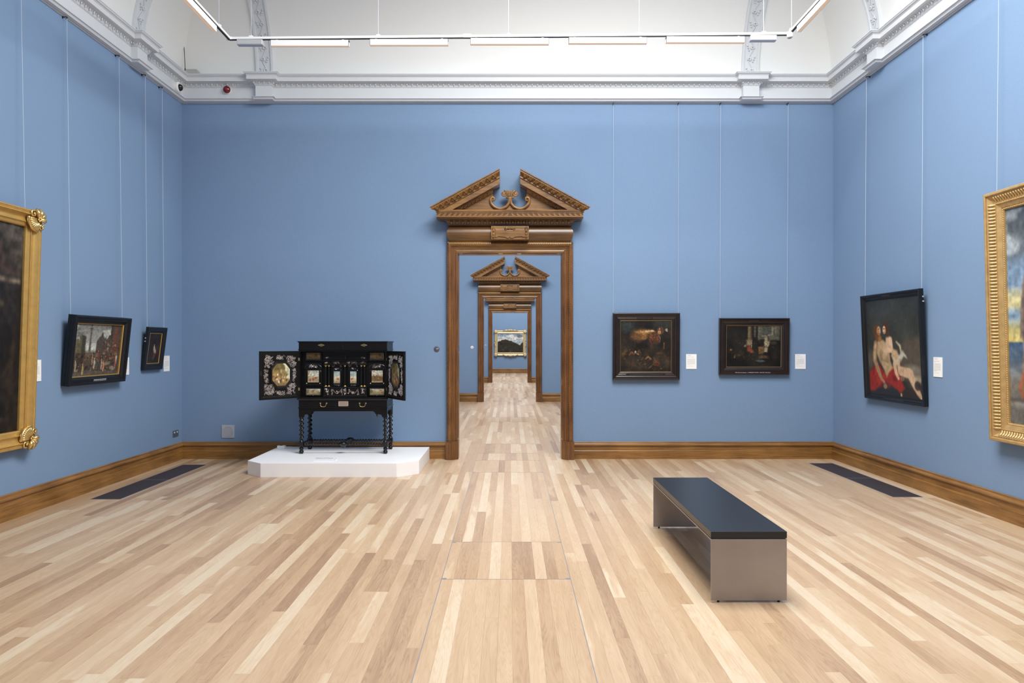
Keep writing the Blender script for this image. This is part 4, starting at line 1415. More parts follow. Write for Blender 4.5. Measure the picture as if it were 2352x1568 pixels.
a6.poly([(0.46, 0.56), (0.46, 0.33), (0.50, 0.28), (0.52, 0.24), (0.55, 0.235), (0.56, 0.17), (0.575, 0.155), (0.59, 0.18), (0.60, 0.23), (0.63, 0.28), (0.65, 0.25), (0.67, 0.30), (0.70, 0.27), (0.72, 0.21), (0.76, 0.21), (0.76, 0.0), (1, 0.0), (1, 0.8), (0.6, 0.8)], (76, 68, 58), 0.96, 0.012)
a6.poly([(0.80, 0.25), (0.84, 0.06), (0.90, 0.03), (0.93, 0.2), (0.96, 0.45), (0.93, 0.72), (0.80, 0.70)], (106, 68, 54), 0.9, 0.025).poly([(0.76, 0), (0.80, 0), (0.79, 0.3), (0.76, 0.3)], (50, 46, 40), 0.8, 0.02)
CR = [(134, 92, 66), (176, 140, 104), (96, 50, 40), (58, 50, 44), (120, 118, 110), (62, 70, 66), (150, 96, 60), (44, 40, 36), (88, 62, 46)]
a6.dabs(90, (0.62, 0.97, 0.32, 0.68), (0.012, 0.028), CR, 54, 0.8, 0.0).dabs(150, (0.02, 0.98, 0.56, 0.92), (0.012, 0.036), CR + [(34, 32, 30), (40, 36, 32)], 55, 0.85, 0.0)
a6.blob(0.12, 0.72, 0.14, 0.16, (44, 40, 34), 0.55, 0.8).poly([(0, 0.93), (0.3, 0.89), (0.6, 0.92), (1, 0.93), (1, 1), (0, 1)], (96, 88, 76), 0.9, 0.02)
for cu, cv, cc in ((0.40, 0.66, (170, 128, 94)), (0.45, 0.74, (196, 186, 172)), (0.52, 0.60, (150, 58, 40)), (0.50, 0.70, (50, 84, 62)), (0.61, 0.76, (206, 176, 150)), (0.655, 0.80, (196, 150, 116)), (0.93, 0.66, (208, 200, 190)), (0.92, 0.76, (178, 104, 104)), (0.07, 0.78, (176, 166, 138)), (0.22, 0.84, (190, 176, 100))):
    a6.stroke([(cu, cv - 0.06), (cu + 0.01, cv), (cu + 0.005, cv + 0.12)], [0.008, 0.018, 0.012], cc, 0.9, 0.014).blob(cu, cv - 0.075, 0.010, 0.014, (196, 150, 116), 0.9, 0.5)
a6.blob(0.86, 0.88, 0.07, 0.05, (146, 140, 128), 0.85, 0.5, 0.4).blob(0.76, 0.77, 0.06, 0.04, (128, 128, 112), 0.7, 0.6)
a6.dabs(160, (0.02, 0.98, 0.56, 0.92), (0.005, 0.012), CR + [(200, 180, 150), (30, 28, 26), (168, 60, 44)], 58, 0.8, 0.0)
a6.noise(0.15, 45, 57, 2)

# ---- small dark picture with a pale figure, left wall
a7 = Art(60, 100, (44, 36, 34))
a7.noise(0.3, 4, 61)
a7.poly([(0.44, 0.44), (0.50, 0.40), (0.55, 0.44), (0.62, 0.52), (0.70, 0.58), (0.69, 0.68), (0.60, 0.70), (0.50, 0.62), (0.44, 0.52)], (174, 158, 132), 0.9, 0.03).blob(0.50, 0.38, 0.06, 0.035, (150, 104, 66), 0.9, 0.5).blob(0.50, 0.45, 0.04, 0.04, (206, 190, 160), 0.8, 0.6)
a7.poly([(0.56, 0.66), (0.68, 0.68), (0.66, 0.82), (0.50, 0.88), (0.46, 0.80)], (104, 66, 44), 0.85, 0.04).blob(0.80, 0.70, 0.12, 0.12, (70, 34, 36), 0.6, 0.8).blob(0.2, 0.85, 0.3, 0.1, (56, 46, 40), 0.6, 0.9)
a7.noise(0.25, 20, 63)

# ---- landscape at the end of the enfilade
a8 = Art(90, 66, (150, 166, 178))
a8.grad([(0, (126, 150, 172)), (0.3, (160, 176, 186)), (0.6, (186, 194, 194)), (1, (190, 192, 186))])
a8.clouds((232, 230, 222), 0.02, 0.9, 4, 71, 0, 0.6).blob(0.86, 0.14, 0.16, 0.12, (96, 104, 112), 0.8, 0.7).blob(0.56, 0.13, 0.09, 0.10, (226, 224, 216), 0.8, 0.6).blob(0.1, 0.25, 0.14, 0.05, (146, 150, 152), 0.7, 0.8)
a8.poly([(0, 0.46), (0.05, 0.41), (0.12, 0.40), (0.18, 0.33), (0.25, 0.34), (0.31, 0.30), (0.40, 0.35), (0.47, 0.38), (0.54, 0.38), (0.60, 0.45), (0.68, 0.48), (0.78, 0.55), (0.88, 0.62), (0.92, 0.52), (0.97, 0.46), (1, 0.5), (1, 1), (0, 1)], (46, 42, 34), 0.97, 0.02)
a8.dabs(60, (0, 1, 0.45, 1), (0.02, 0.06), [(58, 52, 40), (38, 36, 28), (72, 62, 46), (30, 28, 24)], 73, 0.7).blob(0.5, 0.92, 0.06, 0.03, (110, 92, 70), 0.6, 0.7)
a8.noise(0.15, 24, 75)


# ------------------------------------------------------------------ framed pictures
def rail_profile(w, prof):
    return prof


# back wall, first
F1W, F1H = 0.922, 0.922
t = thing('framed_painting', 'dark nocturnal painting with glowing sphere and light beam, in a ripple-moulded brown frame', 'painting', matrix=hang(((1408 + 1562) / 2 * 0 + 1.880, YB - 0.004, 1.096), *BACKW, 0.028))
p1 = [(0.0, 0.0), (0.0, 0.052), (0.004, 0.058), (0.010, 0.060), (0.014, 0.056), (0.016, 0.050), (0.036, 0.046), (0.038, 0.042)] + scoop(0.040, 0.044, 0.066, 0.034, 0.004, 4) + [(0.068, 0.036), (0.074, 0.038), (0.080, 0.034), (0.082, 0.030)] + scoop(0.084, 0.030, 0.106, 0.022, -0.004, 4) + [(0.108, 0.020), (0.108, 0.0)]
frame_sweep(F1W, F1H, p1, 'frame', M_BROWNFRAME, t, -F1W / 2, 0)
rp = MB()
for x0, y0, L, horiz in ((-F1W / 2, 0.026, F1W, True), (-F1W / 2, F1H - 0.026, F1W, True), (-F1W / 2 + 0.026, 0, F1H, False), (F1W / 2 - 0.026, 0, F1H, False)):
    n = int(L / 0.0105)
    for i in range(2, n - 2):
        s = L * (i + 0.5) / n
        if horiz: rp.box(x0 + s - 0.003, x0 + s + 0.003, y0 - 0.008, y0 + 0.008, 0.046, 0.0505)
        else: rp.box(x0 - 0.008, x0 + 0.008, y0 + s - 0.003, y0 + s + 0.003, 0.046, 0.0505)
tag(rp.build('ripple_moulding', M_BROWNFRAME, t), kind='stuff')
frame_sweep(F1W - 0.212, F1H - 0.212, [(0, 0.010), (0, 0.0225), (0.002, 0.0235), (0.006, 0.020), (0.006, 0.010)], 'gilt_slip', M_SLIP_DULL, t, -F1W / 2 + 0.106, 0.106)
canvas('canvas', a1, F1W - 0.21, F1H - 0.21, t, 0.014, -F1W / 2 + 0.105, 0.105)
nameplate(t, -0.02, F1H - 0.074, 0.22, 0.014, 0.040, 3, mat=M_FAINT)
nameplate(t, -0.005, 0.074, 0.54, 0.016, 0.040, 4, mat=M_FAINT)

# back wall, second
F2W, F2H = 0.966, 0.780
t = thing('framed_painting', 'dim temple interior painting with pale robed figure, in a brown frame with white lettering', 'painting', matrix=hang((3.372, YB - 0.004, 1.167), *BACKW, 0.024))
p2 = [(0.0, 0.0), (0.0, 0.050), (0.006, 0.056), (0.016, 0.054), (0.022, 0.046), (0.024, 0.040), (0.052, 0.038), (0.056, 0.044), (0.062, 0.046), (0.068, 0.042), (0.070, 0.034)] + scoop(0.072, 0.036, 0.102, 0.022, 0.003, 4) + [(0.104, 0.020), (0.104, 0.0)]
frame_sweep(F2W, F2H, p2, 'frame', M_BROWNFRAME, t, -F2W / 2, 0)
frame_sweep(F2W - 0.204, F2H - 0.204, [(0, 0.010), (0, 0.022), (0.002, 0.0235), (0.006, 0.020), (0.006, 0.010)], 'gilt_slip', M_SLIP_DULL, t, -F2W / 2 + 0.102, 0.102)
canvas('canvas', a2, F2W - 0.2, F2H - 0.2, t, 0.014, -F2W / 2 + 0.1, 0.1)
text_mesh('1786. Christ in the Synagogue.   by REMBRANDT VAN RYN   (1606-1669)   Dutch School', 0.0165, 'lettering', M_LETTER, t, (-0.02, 0.030, 0.0405), sx=0.80)
nameplate(t, -0.01, F2H - 0.040, 0.16, 0.010, 0.040, 6, mat=M_FAINT)

# right wall, tall black frame
W3, H3m, TILT3 = 1.220, 1.268, 0.0445
t = thing('framed_painting', 'black-framed painting of a seated bare-chested bearded man with red cloth and winged child', 'painting', matrix=hang((XR - 0.006, (8.517 + 7.297) / 2, 0.921), *RIGHTW, TILT3))
p3 = [(0.0, 0.0), (0.0, 0.046), (0.004, 0.052), (0.014, 0.052), (0.018, 0.047), (0.030, 0.045), (0.033, 0.040)] + scoop(0.035, 0.042, 0.062, 0.026, 0.004, 4) + [(0.066, 0.024), (0.070, 0.018), (0.070, 0.0)]
frame_sweep(W3, H3m, p3, 'frame', M_BLACKFRAME, t, -W3 / 2, 0)
canvas('canvas', a3, W3 - 0.136, H3m - 0.136, t, 0.016, -W3 / 2 + 0.068, 0.068)
nameplate(t, 0.02, 0.030, 0.44, 0.012, 0.044, 8, mat=M_FAINT)
nameplate(t, -0.05, H3m - 0.030, 0.20, 0.010, 0.044, 9, mat=M_FAINT)
for yy in (1.13, 1.18):
    MB().lathe([(0.008, 0.0), (0.008, 0.01)], (W3 / 2 + 0.004, yy, 0.012), 'x', 10).build('hanging_plate', M_ALU, t)


def gilt_frame(t, W, H, prof, mat):
    return frame_sweep(W, H, prof, 'frame', mat, t, -W / 2, 0)


# right wall, big gilt frame with fluted hollow; only its far end is in the picture
W4, H4 = 1.75, 2.235
t = thing('framed_painting', 'huge seaside painting with cloaked bare-footed figure, in a gold frame with ribbed hollow', 'painting', matrix=hang((XR - 0.006, 6.235 - W4 / 2, 0.722), *RIGHTW, 0.026))
p4 = [(0.0, 0.0), (0.0, 0.090), (0.006, 0.100), (0.024, 0.102), (0.030, 0.098), (0.032, 0.088), (0.040, 0.086)] + scoop(0.042, 0.090, 0.100, 0.058, 0.016, 8) + [(0.104, 0.060), (0.110, 0.062), (0.112, 0.056)] + scoop(0.114, 0.054, 0.150, 0.040, 0.0, 2) + [(0.153, 0.034), (0.170, 0.032), (0.172, 0.022), (0.172, 0.0)]
gilt_frame(t, W4, H4, p4, M_GOLD_OLD)


def flutes(t, W, H, d0, d1, zf, step, r, mat, name, only=None):
    """short ribs across a hollow, from d0 to d1 inwards"""
    m = MB()
    for side in range(4):
        L = W if side in (0, 2) else H
        n = int((L - 2 * d1) / step)
        for i in range(n):
            s = d1 + (L - 2 * d1) * (i + 0.5) / n
            pts = []
            for k in range(5):
                d = d0 + (d1 - d0) * k / 4
                if side == 0: p = (-W / 2 + s, d)
                elif side == 2: p = (-W / 2 + s, H - d)
                elif side == 1: p = (W / 2 - d, s)
                else: p = (-W / 2 + d, s)
                pts.append((p[0], p[1], zf(k / 4)))
            m.tube(pts, [r * 0.6, r, r, r * 0.9, r * 0.5], 6)
    return tag(m.build(name, mat, t, smooth=True), kind='stuff')


def beading(t, W, H, d, z, step, r, mat, name='pearl_beading'):
    m = MB()
    for side in range(4):
        L = W if side in (0, 2) else H
        n = int((L - 2 * d) / step)
        for i in range(n):
            s = d + (L - 2 * d) * (i + 0.5) / n
            p = ((-W / 2 + s, d), (W / 2 - d, s), (-W / 2 + s, H - d), (-W / 2 + d, s))[side]
            m.ell((p[0], p[1], z), (r, r, r), 5, 3)
    return tag(m.build(name, mat, t, smooth=True), kind='stuff')


flutes(t, W4, H4, 0.046, 0.098, lambda k: 0.088 - 0.032 * k - 0.013 * math.sin(PI * k), 0.030, 0.0105, M_GOLD_RIB, 'ribbed_carving')
beading(t, W4, H4, 0.161, 0.034, 0.016, 0.0065, M_GOLD_RIB)
canvas('canvas', a4, W4 - 0.34, H4 - 0.34, t, 0.018, -W4 / 2 + 0.17, 0.17)

# left wall, big gilt frame with shell corners; only its far end is in the picture
W5, H5 = 1.75, 2.190
t = thing('framed_painting', 'huge dark brown painting in a smooth gold frame with leafy shell corners', 'painting', matrix=hang((XL + 0.006, 6.415 - W5 / 2, 0.640), *LEFTW, 0.034))
p5 = [(0.0, 0.0), (0.0, 0.070), (0.004, 0.078), (0.016, 0.080), (0.020, 0.074), (0.030, 0.074), (0.036, 0.084), (0.042, 0.086)] + scoop(0.046, 0.086, 0.110, 0.060, 0.022, 9) + [(0.114, 0.062), (0.120, 0.060), (0.122, 0.052), (0.150, 0.044), (0.158, 0.036), (0.160, 0.024), (0.160, 0.0)]
gilt_frame(t, W5, H5, p5, M_GOLD)
beading(t, W5, H5, 0.025, 0.076, 0.011, 0.0048, M_GOLD_HI)
canvas('canvas', a5, W5 - 0.316, H5 - 0.316, t, 0.018, -W5 / 2 + 0.158, 0.158)


def shell_corner(sx, sy, seed):
    """carved shell and leaves over one corner; sx, sy point to the outer corner"""
    r = random.Random(seed)
    m = MB()

    def pt(a, b, z):
        # a: along the diagonal towards the corner, b: across it
        x = (a + b) / math.sqrt(2) * sx
        y = (a - b) / math.sqrt(2) * sy
        return (x, y, z)
    for k in range(9):                                 # fan of the shell, pointing inwards
        th = PI + (k - 4) * 0.20
        pts, rad = [], []
        for j in range(6):
            q = 0.02 + 0.084 * j / 5
            pts.append(pt(q * math.cos(th), q * math.sin(th), 0.020 + 0.022 * math.sin(PI * (j + 1) / 6)))
            rad.append(0.005 + 0.0065 * j / 5)
        m.tube(pts, rad, 6)
    m.tube([pt(0.106 * math.cos(PI + (k - 8) * 0.115), 0.106 * math.sin(PI + (k - 8) * 0.115), 0.018) for k in range(17)], 0.014, 7)
    for b in (-1, 1):                                  # scrolls at each side
        sp = []
        for j in range(16):
            a_ = j / 15 * 2.6 * PI
            rr_ = 0.034 * (1 - j / 19)
            sp.append(pt(-0.012 + rr_ * math.cos(a_), b * (0.074 + rr_ * math.sin(a_)), 0.024 + 0.0012 * j))
        m.tube(sp, [0.012 * (1 - j / 24) for j in range(16)], 7)
        m.ell(pt(-0.012, b * 0.074, 0.040), (0.012, 0.012, 0.010), 8, 5)
    for k in range(7):                                 # leaves flaring to the outer corner
        th = (k - 3) * 0.33
        ln = 0.088 + 0.010 * r.random()
        pts, rad = [], []
        for j in range(7):
            q = 0.006 + ln * j / 6
            bend = 0.22 * math.sin(j / 6 * PI) * (1 if k % 2 else -1)
            pts.append(pt(q * math.cos(th + bend), q * math.sin(th + bend), 0.022 + 0.028 * math.sin(PI * (j + 0.5) / 7)))
            rad.append([0.008, 0.014, 0.019, 0.021, 0.019, 0.014, 0.008][j])
        m.tube(pts, rad, 7)
    for k in range(5):
        m.ell(pt(0.0 + 0.016 * math.cos(k * 1.26), 0.016 * math.sin(k * 1.26), 0.048), (0.011, 0.011, 0.009), 7, 4)
    m.add([pt(-0.085, -0.03, 0.012), pt(-0.03, -0.09, 0.012), pt(0.07, -0.03, 0.012), pt(0.07, 0.03, 0.012), pt(-0.03, 0.09, 0.012), pt(-0.085, 0.03, 0.012)], [(0, 1, 2, 3, 4, 5)])
    o = m.build('shell_corner', M_GOLD_HI, t, smooth=True)
    o.location = (sx * (W5 / 2 - 0.078), H5 / 2 + sy * (H5 / 2 - 0.078), 0.060)
    return o


shell_corner(1, 1, 5)
shell_corner(1, -1, 6)
shell_corner(-1, 1, 7)
shell_corner(-1, -1, 8)

# left wall, crowd scene in a deep black frame
W6, H6 = 1.012, 0.732
t = thing('framed_painting', 'painting of a crowd in an antique town with tall column, in deep black frame', 'painting', matrix=hang((XL + 0.006, (6.905 + 7.915) / 2, 1.168), *LEFTW, 0.108))
p6 = [(0.0, 0.0), (0.0, 0.078), (0.004, 0.086), (0.018, 0.088), (0.022, 0.080), (0.034, 0.078), (0.036, 0.072), (0.050, 0.072), (0.054, 0.064)] + scoop(0.056, 0.066, 0.076, 0.052, 0.003, 3) + [(0.080, 0.050), (0.082, 0.044), (0.082, 0.0)]
frame_sweep(W6, H6, p6, 'frame', M_BLACKFRAME, t, -W6 / 2, 0)
for side in (-1, 1):
    wv = MB()
    for z_ in (0.026, 0.052):
        n = 52
        wv.tube([(side * (W6 / 2 + 0.0005 + 0.0015 * math.sin(i * 1.1)), 0.012 + (H6 - 0.024) * i / n, z_) for i in range(n + 1)], 0.005, 5)
    tag(wv.build('ripple_moulding', M_BLACKFRAME, t), kind='stuff')
frame_sweep(W6 - 0.160, H6 - 0.160, [(0, 0.02), (0, 0.046), (0.004, 0.048), (0.012, 0.040), (0.012, 0.02)], 'gilt_slip', M_SLIP, t, -W6 / 2 + 0.080, 0.080)
canvas('canvas', a6, W6 - 0.18, H6 - 0.18, t, 0.028, -W6 / 2 + 0.09, 0.09)
nameplate(t, 0.02, 0.042, 0.26, 0.030, 0.0745, 11, lines=2)

# left wall, small black frame
W7, H7 = 0.450, 0.540
t = thing('framed_painting', 'small dark painting with one pale standing figure, in a black frame with gold slip', 'painting', matrix=hang((XL + 0.006, (8.40 + 8.85) / 2, 1.268), *LEFTW, 0.127))
p7 = [(0.0, 0.0), (0.0, 0.034), (0.003, 0.040), (0.016, 0.041), (0.020, 0.036), (0.050, 0.033), (0.053, 0.028)] + scoop(0.055, 0.030, 0.072, 0.022, 0.002, 3) + [(0.078, 0.018), (0.078, 0.0)]
frame_sweep(W7, H7, p7, 'frame', M_BLACKFRAME, t, -W7 / 2, 0)
frame_sweep(W7 - 0.152, H7 - 0.152, [(0, 0.006), (0, 0.019), (0.003, 0.021), (0.009, 0.016), (0.009, 0.006)], 'gilt_slip', M_SLIP, t, -W7 / 2 + 0.076, 0.076)
canvas('canvas', a7, W7 - 0.168, H7 - 0.168, t, 0.012, -W7 / 2 + 0.084, 0.084)
for yy in (0.36, 0.40):
    MB().lathe([(0.007, 0.0), (0.007, 0.009)], (-W7 / 2 - 0.009, yy, 0.010), 'x', 10).build('hanging_plate', M_ALU, t)

# end wall of the enfilade, carved gilt frame
W8, H8 = 1.70, 1.36
t = thing('framed_painting', 'landscape painting with cloudy sky over a dark wooded hill, in carved gold frame', 'painting', matrix=hang((0.03, YEND - 0.006, 0.93), *BACKW, 0.02))
p8 = [(0.0, 0.0), (0.0, 0.05), (0.02, 0.07)] + scoop(0.03, 0.075, 0.13, 0.055, 0.02, 5) + [(0.15, 0.058), (0.17, 0.04), (0.17, 0.0)]
frame_sweep(W8, H8, p8, 'frame', M_GOLD_PALE, t, -W8 / 2, 0)
canvas('canvas', a8, W8 - 0.32, H8 - 0.32, t, 0.02, -W8 / 2 + 0.16, 0.16)
c0 = MB()
for k in range(8):
    th = k / 8 * 2 * PI
    c0.tube([(0.02 * math.cos(th), 0.02 * math.sin(th), 0.03), (0.06 * math.cos(th + 0.4), 0.06 * math.sin(th + 0.4), 0.05), (0.095 * math.cos(th + 0.9), 0.095 * math.sin(th + 0.9), 0.02)], [0.03, 0.036, 0.02], 6)
c0.ell((0, 0, 0.05), (0.05, 0.05, 0.03), 8, 5)
co = None
for x, y, s in ((-1, 0, 1), (1, 0, 1), (-1, 1, 1), (1, 1, 1)):
    co = c0.build('carved_corner', M_GOLD_PALE, t, smooth=True) if co is None else share(co, t)
    co.location = (x * (W8 / 2 - 0.07), 0.06 if y == 0 else H8 - 0.06, 0.05)
c1 = MB()
for k in range(5):
    th = (k - 2) * 0.5 + PI / 2
    c1.tube([(0.02 * math.cos(th), 0.0, 0.03), (0.11 * math.cos(th), 0.07 * math.sin(th), 0.05), (0.18 * math.cos(th), 0.09 * math.sin(th), 0.02)], [0.022, 0.03, 0.012], 6)
for s in (-1, 1):
    c1.tube([(s * 0.1, 0.03, 0.04), (s * 0.25, 0.035, 0.04), (s * 0.42, -0.01, 0.03)], [0.03, 0.03, 0.012], 6)
co = None
for x, y, rz in ((0, H8 - 0.03, 0), (0, 0.05, PI), (-W8 / 2 + 0.05, H8 / 2, PI / 2), (W8 / 2 - 0.05, H8 / 2, -PI / 2)):
    co = c1.build('carved_centre', M_GOLD_PALE, t, smooth=True) if co is None else share(co, t)
    co.location = (x, y, 0.045)
    co.rotation_euler = (0, 0, rz)
    co.scale = (1.0, 1.05, 1) if rz in (0, PI) else (0.55, 0.7, 1)

# ------------------------------------------------------------------ wall labels
def wall_label(text, mat, w=0.145, h=0.206, seed=1):
    t = thing('wall_label', text, 'label', matrix=mat, group='white text labels beside the paintings')
    MB().box(-w / 2, w / 2, 0, h, 0, 0.006).build('card', M_CARD, t)
    r = random.Random(seed)
    m = MB()

    def line(y, l, hh):
        x = -w * 0.40
        while x < -w * 0.40 + l:
            q = r.uniform(0.004, 0.014)
            m.box(x, min(x + q, -w * 0.4 + l), y - hh, y + hh, 0.006, 0.0063)
            x += q + 0.0022
    line(h * 0.93, w * 0.42, 0.0013); line(h * 0.89, w * 0.34, 0.0013)
    line(h * 0.80, w * 0.62, 0.0017); line(h * 0.755, w * 0.12, 0.0013)
    for k in range(10):
        line(h * (0.68 - 0.042 * k), w * (0.78 - 0.06 * r.random()) if k < 9 else w * 0.3, 0.0012)
    line(h * 0.20, w * 0.6, 0.0012)
    tag(m.build('printed_lines', M_PRINT, t), kind='stuff')
    return t


wall_label('white text label beside the brown-framed nocturnal painting with the sphere', hang((2.516, YB, 1.243), *BACKW, 0), seed=1)
wall_label('white text label beside the temple interior painting, towards the room corner', hang((4.028, YB, 1.243), *BACKW, 0), seed=2)
wall_label('white text label beside the seated bearded man, before the ribbed gold frame', hang((XR, 7.140, 1.247), *RIGHTW, 0), seed=3)
wall_label('white text label half behind the small black frame near the room corner', hang((XL, 9.04, 1.228), *LEFTW, 0), seed=4)
wall_label('white text label mostly hidden behind the black-framed crowd scene', hang((XL, 8.07, 1.226), *LEFTW, 0), seed=5)
wall_label('white text label almost hidden behind the huge gold frame with shell corners', hang((XL, 6.543, 1.234), *LEFTW, 0), seed=6)


# ------------------------------------------------------------------ hanging wires and their hooks
def wire(label, wall, s, zb, back):
    """wall: 'b', 'l' or 'r'; s: position along it; zb: lower end; back: how far its lower end stands off the wall"""
    off = 0.047

    def at(o, z):
        if wall == 'b': return (s, YB - o, z)
        if wall == 'l': return (XL + o, s, z)
        return (XR - o, s, z)
    b = Vector(at(0, 4.90))
    t = thing('hanging_wire', label, 'wire', tuple(b), 'picture hanging wires')

    def L(p): return tuple(Vector(p) - b)
    MB().tube([L(at(off, 4.905)), L(at(back, zb))], 0.0017, 6).build('cable', M_CABLE, t)
    h = MB()
    h.tube([L(at(0.001, 4.913)), L(at(off + 0.004, 4.913)), L(at(off + 0.004, 4.902)), L(at(off - 0.006, 4.898))], 0.0045, 6)
    p, q = L(at(0.0005, 4.900)), L(at(0.006, 4.926))
    h.box(min(p[0], q[0]) - 0.004, max(p[0], q[0]) + 0.004, min(p[1], q[1]) - 0.004, max(p[1], q[1]) + 0.004, min(p[2], q[2]), max(p[2], q[2]))
    h.build('hook', M_HOOK, t)


wire('hanging wire of the glowing sphere painting, at its side nearer the doorway', 'b', 1.432, 2.00, 0.012)
wire('hanging wire of the glowing sphere painting, at its side nearer the corner', 'b', 2.330, 2.00, 0.012)
wire('hanging wire of the temple interior painting, at its side nearer the doorway', 'b', 2.912, 1.93, 0.012)
wire('hanging wire of the temple interior painting, at its side nearer the corner', 'b', 3.842, 1.93, 0.012)
wire('hanging wire of the huge gold frame with shell corners', 'l', 6.283, 2.80, 0.085)
wire('hanging wire of the black-framed crowd scene, at its side nearer the viewer', 'l', 6.935, 1.88, 0.085)
wire('hanging wire of the black-framed crowd scene, at its far side', 'l', 7.860, 1.88, 0.085)
wire('hanging wire of the small black-framed painting, at its side nearer the viewer', 'l', 8.425, 1.78, 0.072)
wire('hanging wire of the small black-framed painting, at its side nearer the corner', 'l', 8.835, 1.78, 0.072)
wire('hanging wire of the bearded man painting, at its side nearer the corner', 'r', 8.490, 2.17, 0.062)
wire('hanging wire of the bearded man painting, at its side nearer the viewer', 'r', 7.325, 2.17, 0.062)
wire('hanging wire of the gold frame with the ribbed hollow', 'r', 6.190, 2.92, 0.066)


# ------------------------------------------------------------------ display plinth with its notice
t = thing('display_plinth', 'low white display plinth with cut corners, under the black cabinet', 'plinth', (-2.155, 9.43, 0))
pp = [(-3.2, 9.43), (-3.2, 8.335), (-2.975, 8.145), (-1.352, 8.145), (-1.11, 8.345), (-1.11, 9.43)]
PH = 0.168
MB().prism([(a + 2.155, b - 9.43) for a, b in pp], lambda a, b, w: (a, b, w), 0.0, PH).build('body', M_PLINTH, t, bevel=0.002)
t = thing('notice', 'small white notice reading please do not touch, flat on the white plinth', 'notice', (-2.262, 8.36, PH))
MB().add([(-0.128, -0.050, 0), (0.128, -0.050, 0), (0.128, 0.055, 0), (-0.128, 0.055, 0), (-0.128, -0.050, 0.016), (0.128, -0.050, 0.016), (0.128, 0.055, 0.030), (-0.128, 0.055, 0.030)], [(0, 3, 2, 1), (4, 5, 6, 7), (0, 1, 5, 4), (1, 2, 6, 5), (2, 3, 7, 6), (3, 0, 4, 7)]).build('card', M_NOTICE, t)
text_mesh('PLEASE DO NOT TOUCH', 0.030, 'lettering', M_INK, t, (-0.008, 0.004, 0.0240), (math.atan(0.014 / 0.105), 0, 0), sx=0.62)
t = thing('power_adapter', 'small white plug box on the back corner of the white plinth', 'adapter', (-3.12, 9.33, PH))
MB().box(-0.052, 0.052, -0.03, 0.03, 0, 0.036).build('case', M_WHITEPL, t, bevel=0.004)
MB().box(-0.02, 0.012, -0.012, 0.012, 0.036, 0.041).build('switch', M_RUBBER, t)
MB().tube([(0.05, 0, 0.016), (0.10, 0.01, 0.014), (0.16, 0.02, 0.010), (0.24, 0.05, 0.006)], 0.005, 6).build('cord', M_WHITEPL, t)

# ------------------------------------------------------------------ ebony cabinet on a stand
CXC, CYF, CZB = -2.16, 8.83, PH
K = thing('cabinet_on_stand', 'black cabinet with open doors, small inset paintings and twisted legs, on the white plinth', 'cabinet', (CXC, CYF, CZB))
HWC, DPC = 0.571, 0.44


def cz(zx, zy, y=0.03):
    Y = CYF + y
    return ((580 + zx / 4.479 - PX0) * Y / FPX - CXC, EYE - (760 + zy / 4.479 - PY0) * Y / FPX - CZB)


Z_TOP, Z_BOX, Z_BOT = 1.458, 1.341, 0.7225
# top section
s = MB()
s.box(-HWC, HWC, 0.0, DPC, Z_BOX + 0.012, Z_TOP - 0.016)
top_box = s.build('top_section', M_EBONY, K, bevel=0.002)
c = MB()
c.rings([[(-HWC - o, -o, z), (HWC + o, -o, z), (HWC + o, DPC, z), (-HWC - o, DPC, z)] for o, z in ((0.0, Z_TOP - 0.018), (0.006, Z_TOP - 0.014), (0.012, Z_TOP - 0.006), (0.016, Z_TOP - 0.005), (0.016, Z_TOP))])
c.build('top_moulding', M_EBONY, K)
c = MB()
c.rings([[(-HWC - o, -o, z), (HWC + o, -o, z), (HWC + o, DPC, z), (-HWC - o, DPC, z)] for o, z in ((0.0, Z_BOX), (0.008, Z_BOX + 0.004), (0.008, Z_BOX + 0.008), (0.002, Z_BOX + 0.014))])
c.build('waist_moulding', M_EBONY, K)
MB().box(-0.002, 0.002, -0.003, 0.004, Z_BOX + 0.016, Z_TOP - 0.02).build('drawer_gap', M_RUBBER, top_box)
for zx in (707, 1147):
    x, z = cz(zx, 145, 0.0)
    m = MB()
    ol = [(-0.044, 0), (-0.030, 0.008), (-0.018, 0.010), (-0.010, 0.016), (0.010, 0.016), (0.018, 0.010), (0.030, 0.008), (0.044, 0), (0.030, -0.008), (0.018, -0.010), (0.010, -0.016), (-0.010, -0.016), (-0.018, -0.010), (-0.030, -0.008)]
    m.rings([[(x + a, -0.004, z + b) for a, b in ol], [(x + a * 0.55, -0.004, z + b * 0.42) for a, b in ol], [(x + a * 0.55, -0.001, z + b * 0.42) for a, b in ol], [(x + a, -0.001, z + b) for a, b in ol]], loop=True)
    m.box(x - 0.012, x - 0.005, -0.004, -0.001, z - 0.008, z + 0.008).box(x + 0.005, x + 0.012, -0.004, -0.001, z - 0.008, z + 0.008)
    m.build('escutcheon', M_BRASS, K)
# carcass, open at the front
TH = 0.022
MB().box(-HWC, -HWC + TH, 0.0, DPC, Z_BOT, Z_BOX).build('side_panel', M_EBONY, K)
MB().box(HWC - TH, HWC, 0.0, DPC, Z_BOT, Z_BOX).build('side_panel', M_EBONY, K)
MB().box(-HWC + TH, HWC - TH, DPC - 0.02, DPC, Z_BOT, Z_BOX).build('back_panel', M_EBONY, K)
MB().box(-HWC + TH, HWC - TH, 0.0, DPC - 0.02, Z_BOX - 0.016, Z_BOX).build('carcass_top', M_EBONY, K)
MB().box(-HWC + TH, HWC - TH, 0.0, DPC - 0.02, Z_BOT, Z_BOT + 0.012).build('carcass_floor', M_EBONY, K)
# inner front: board behind everything
MB().box(-HWC + TH, HWC - TH, 0.075, 0.09, Z_BOT + 0.012, Z_BOX - 0.016).build('inner_front', M_EBONY, K)


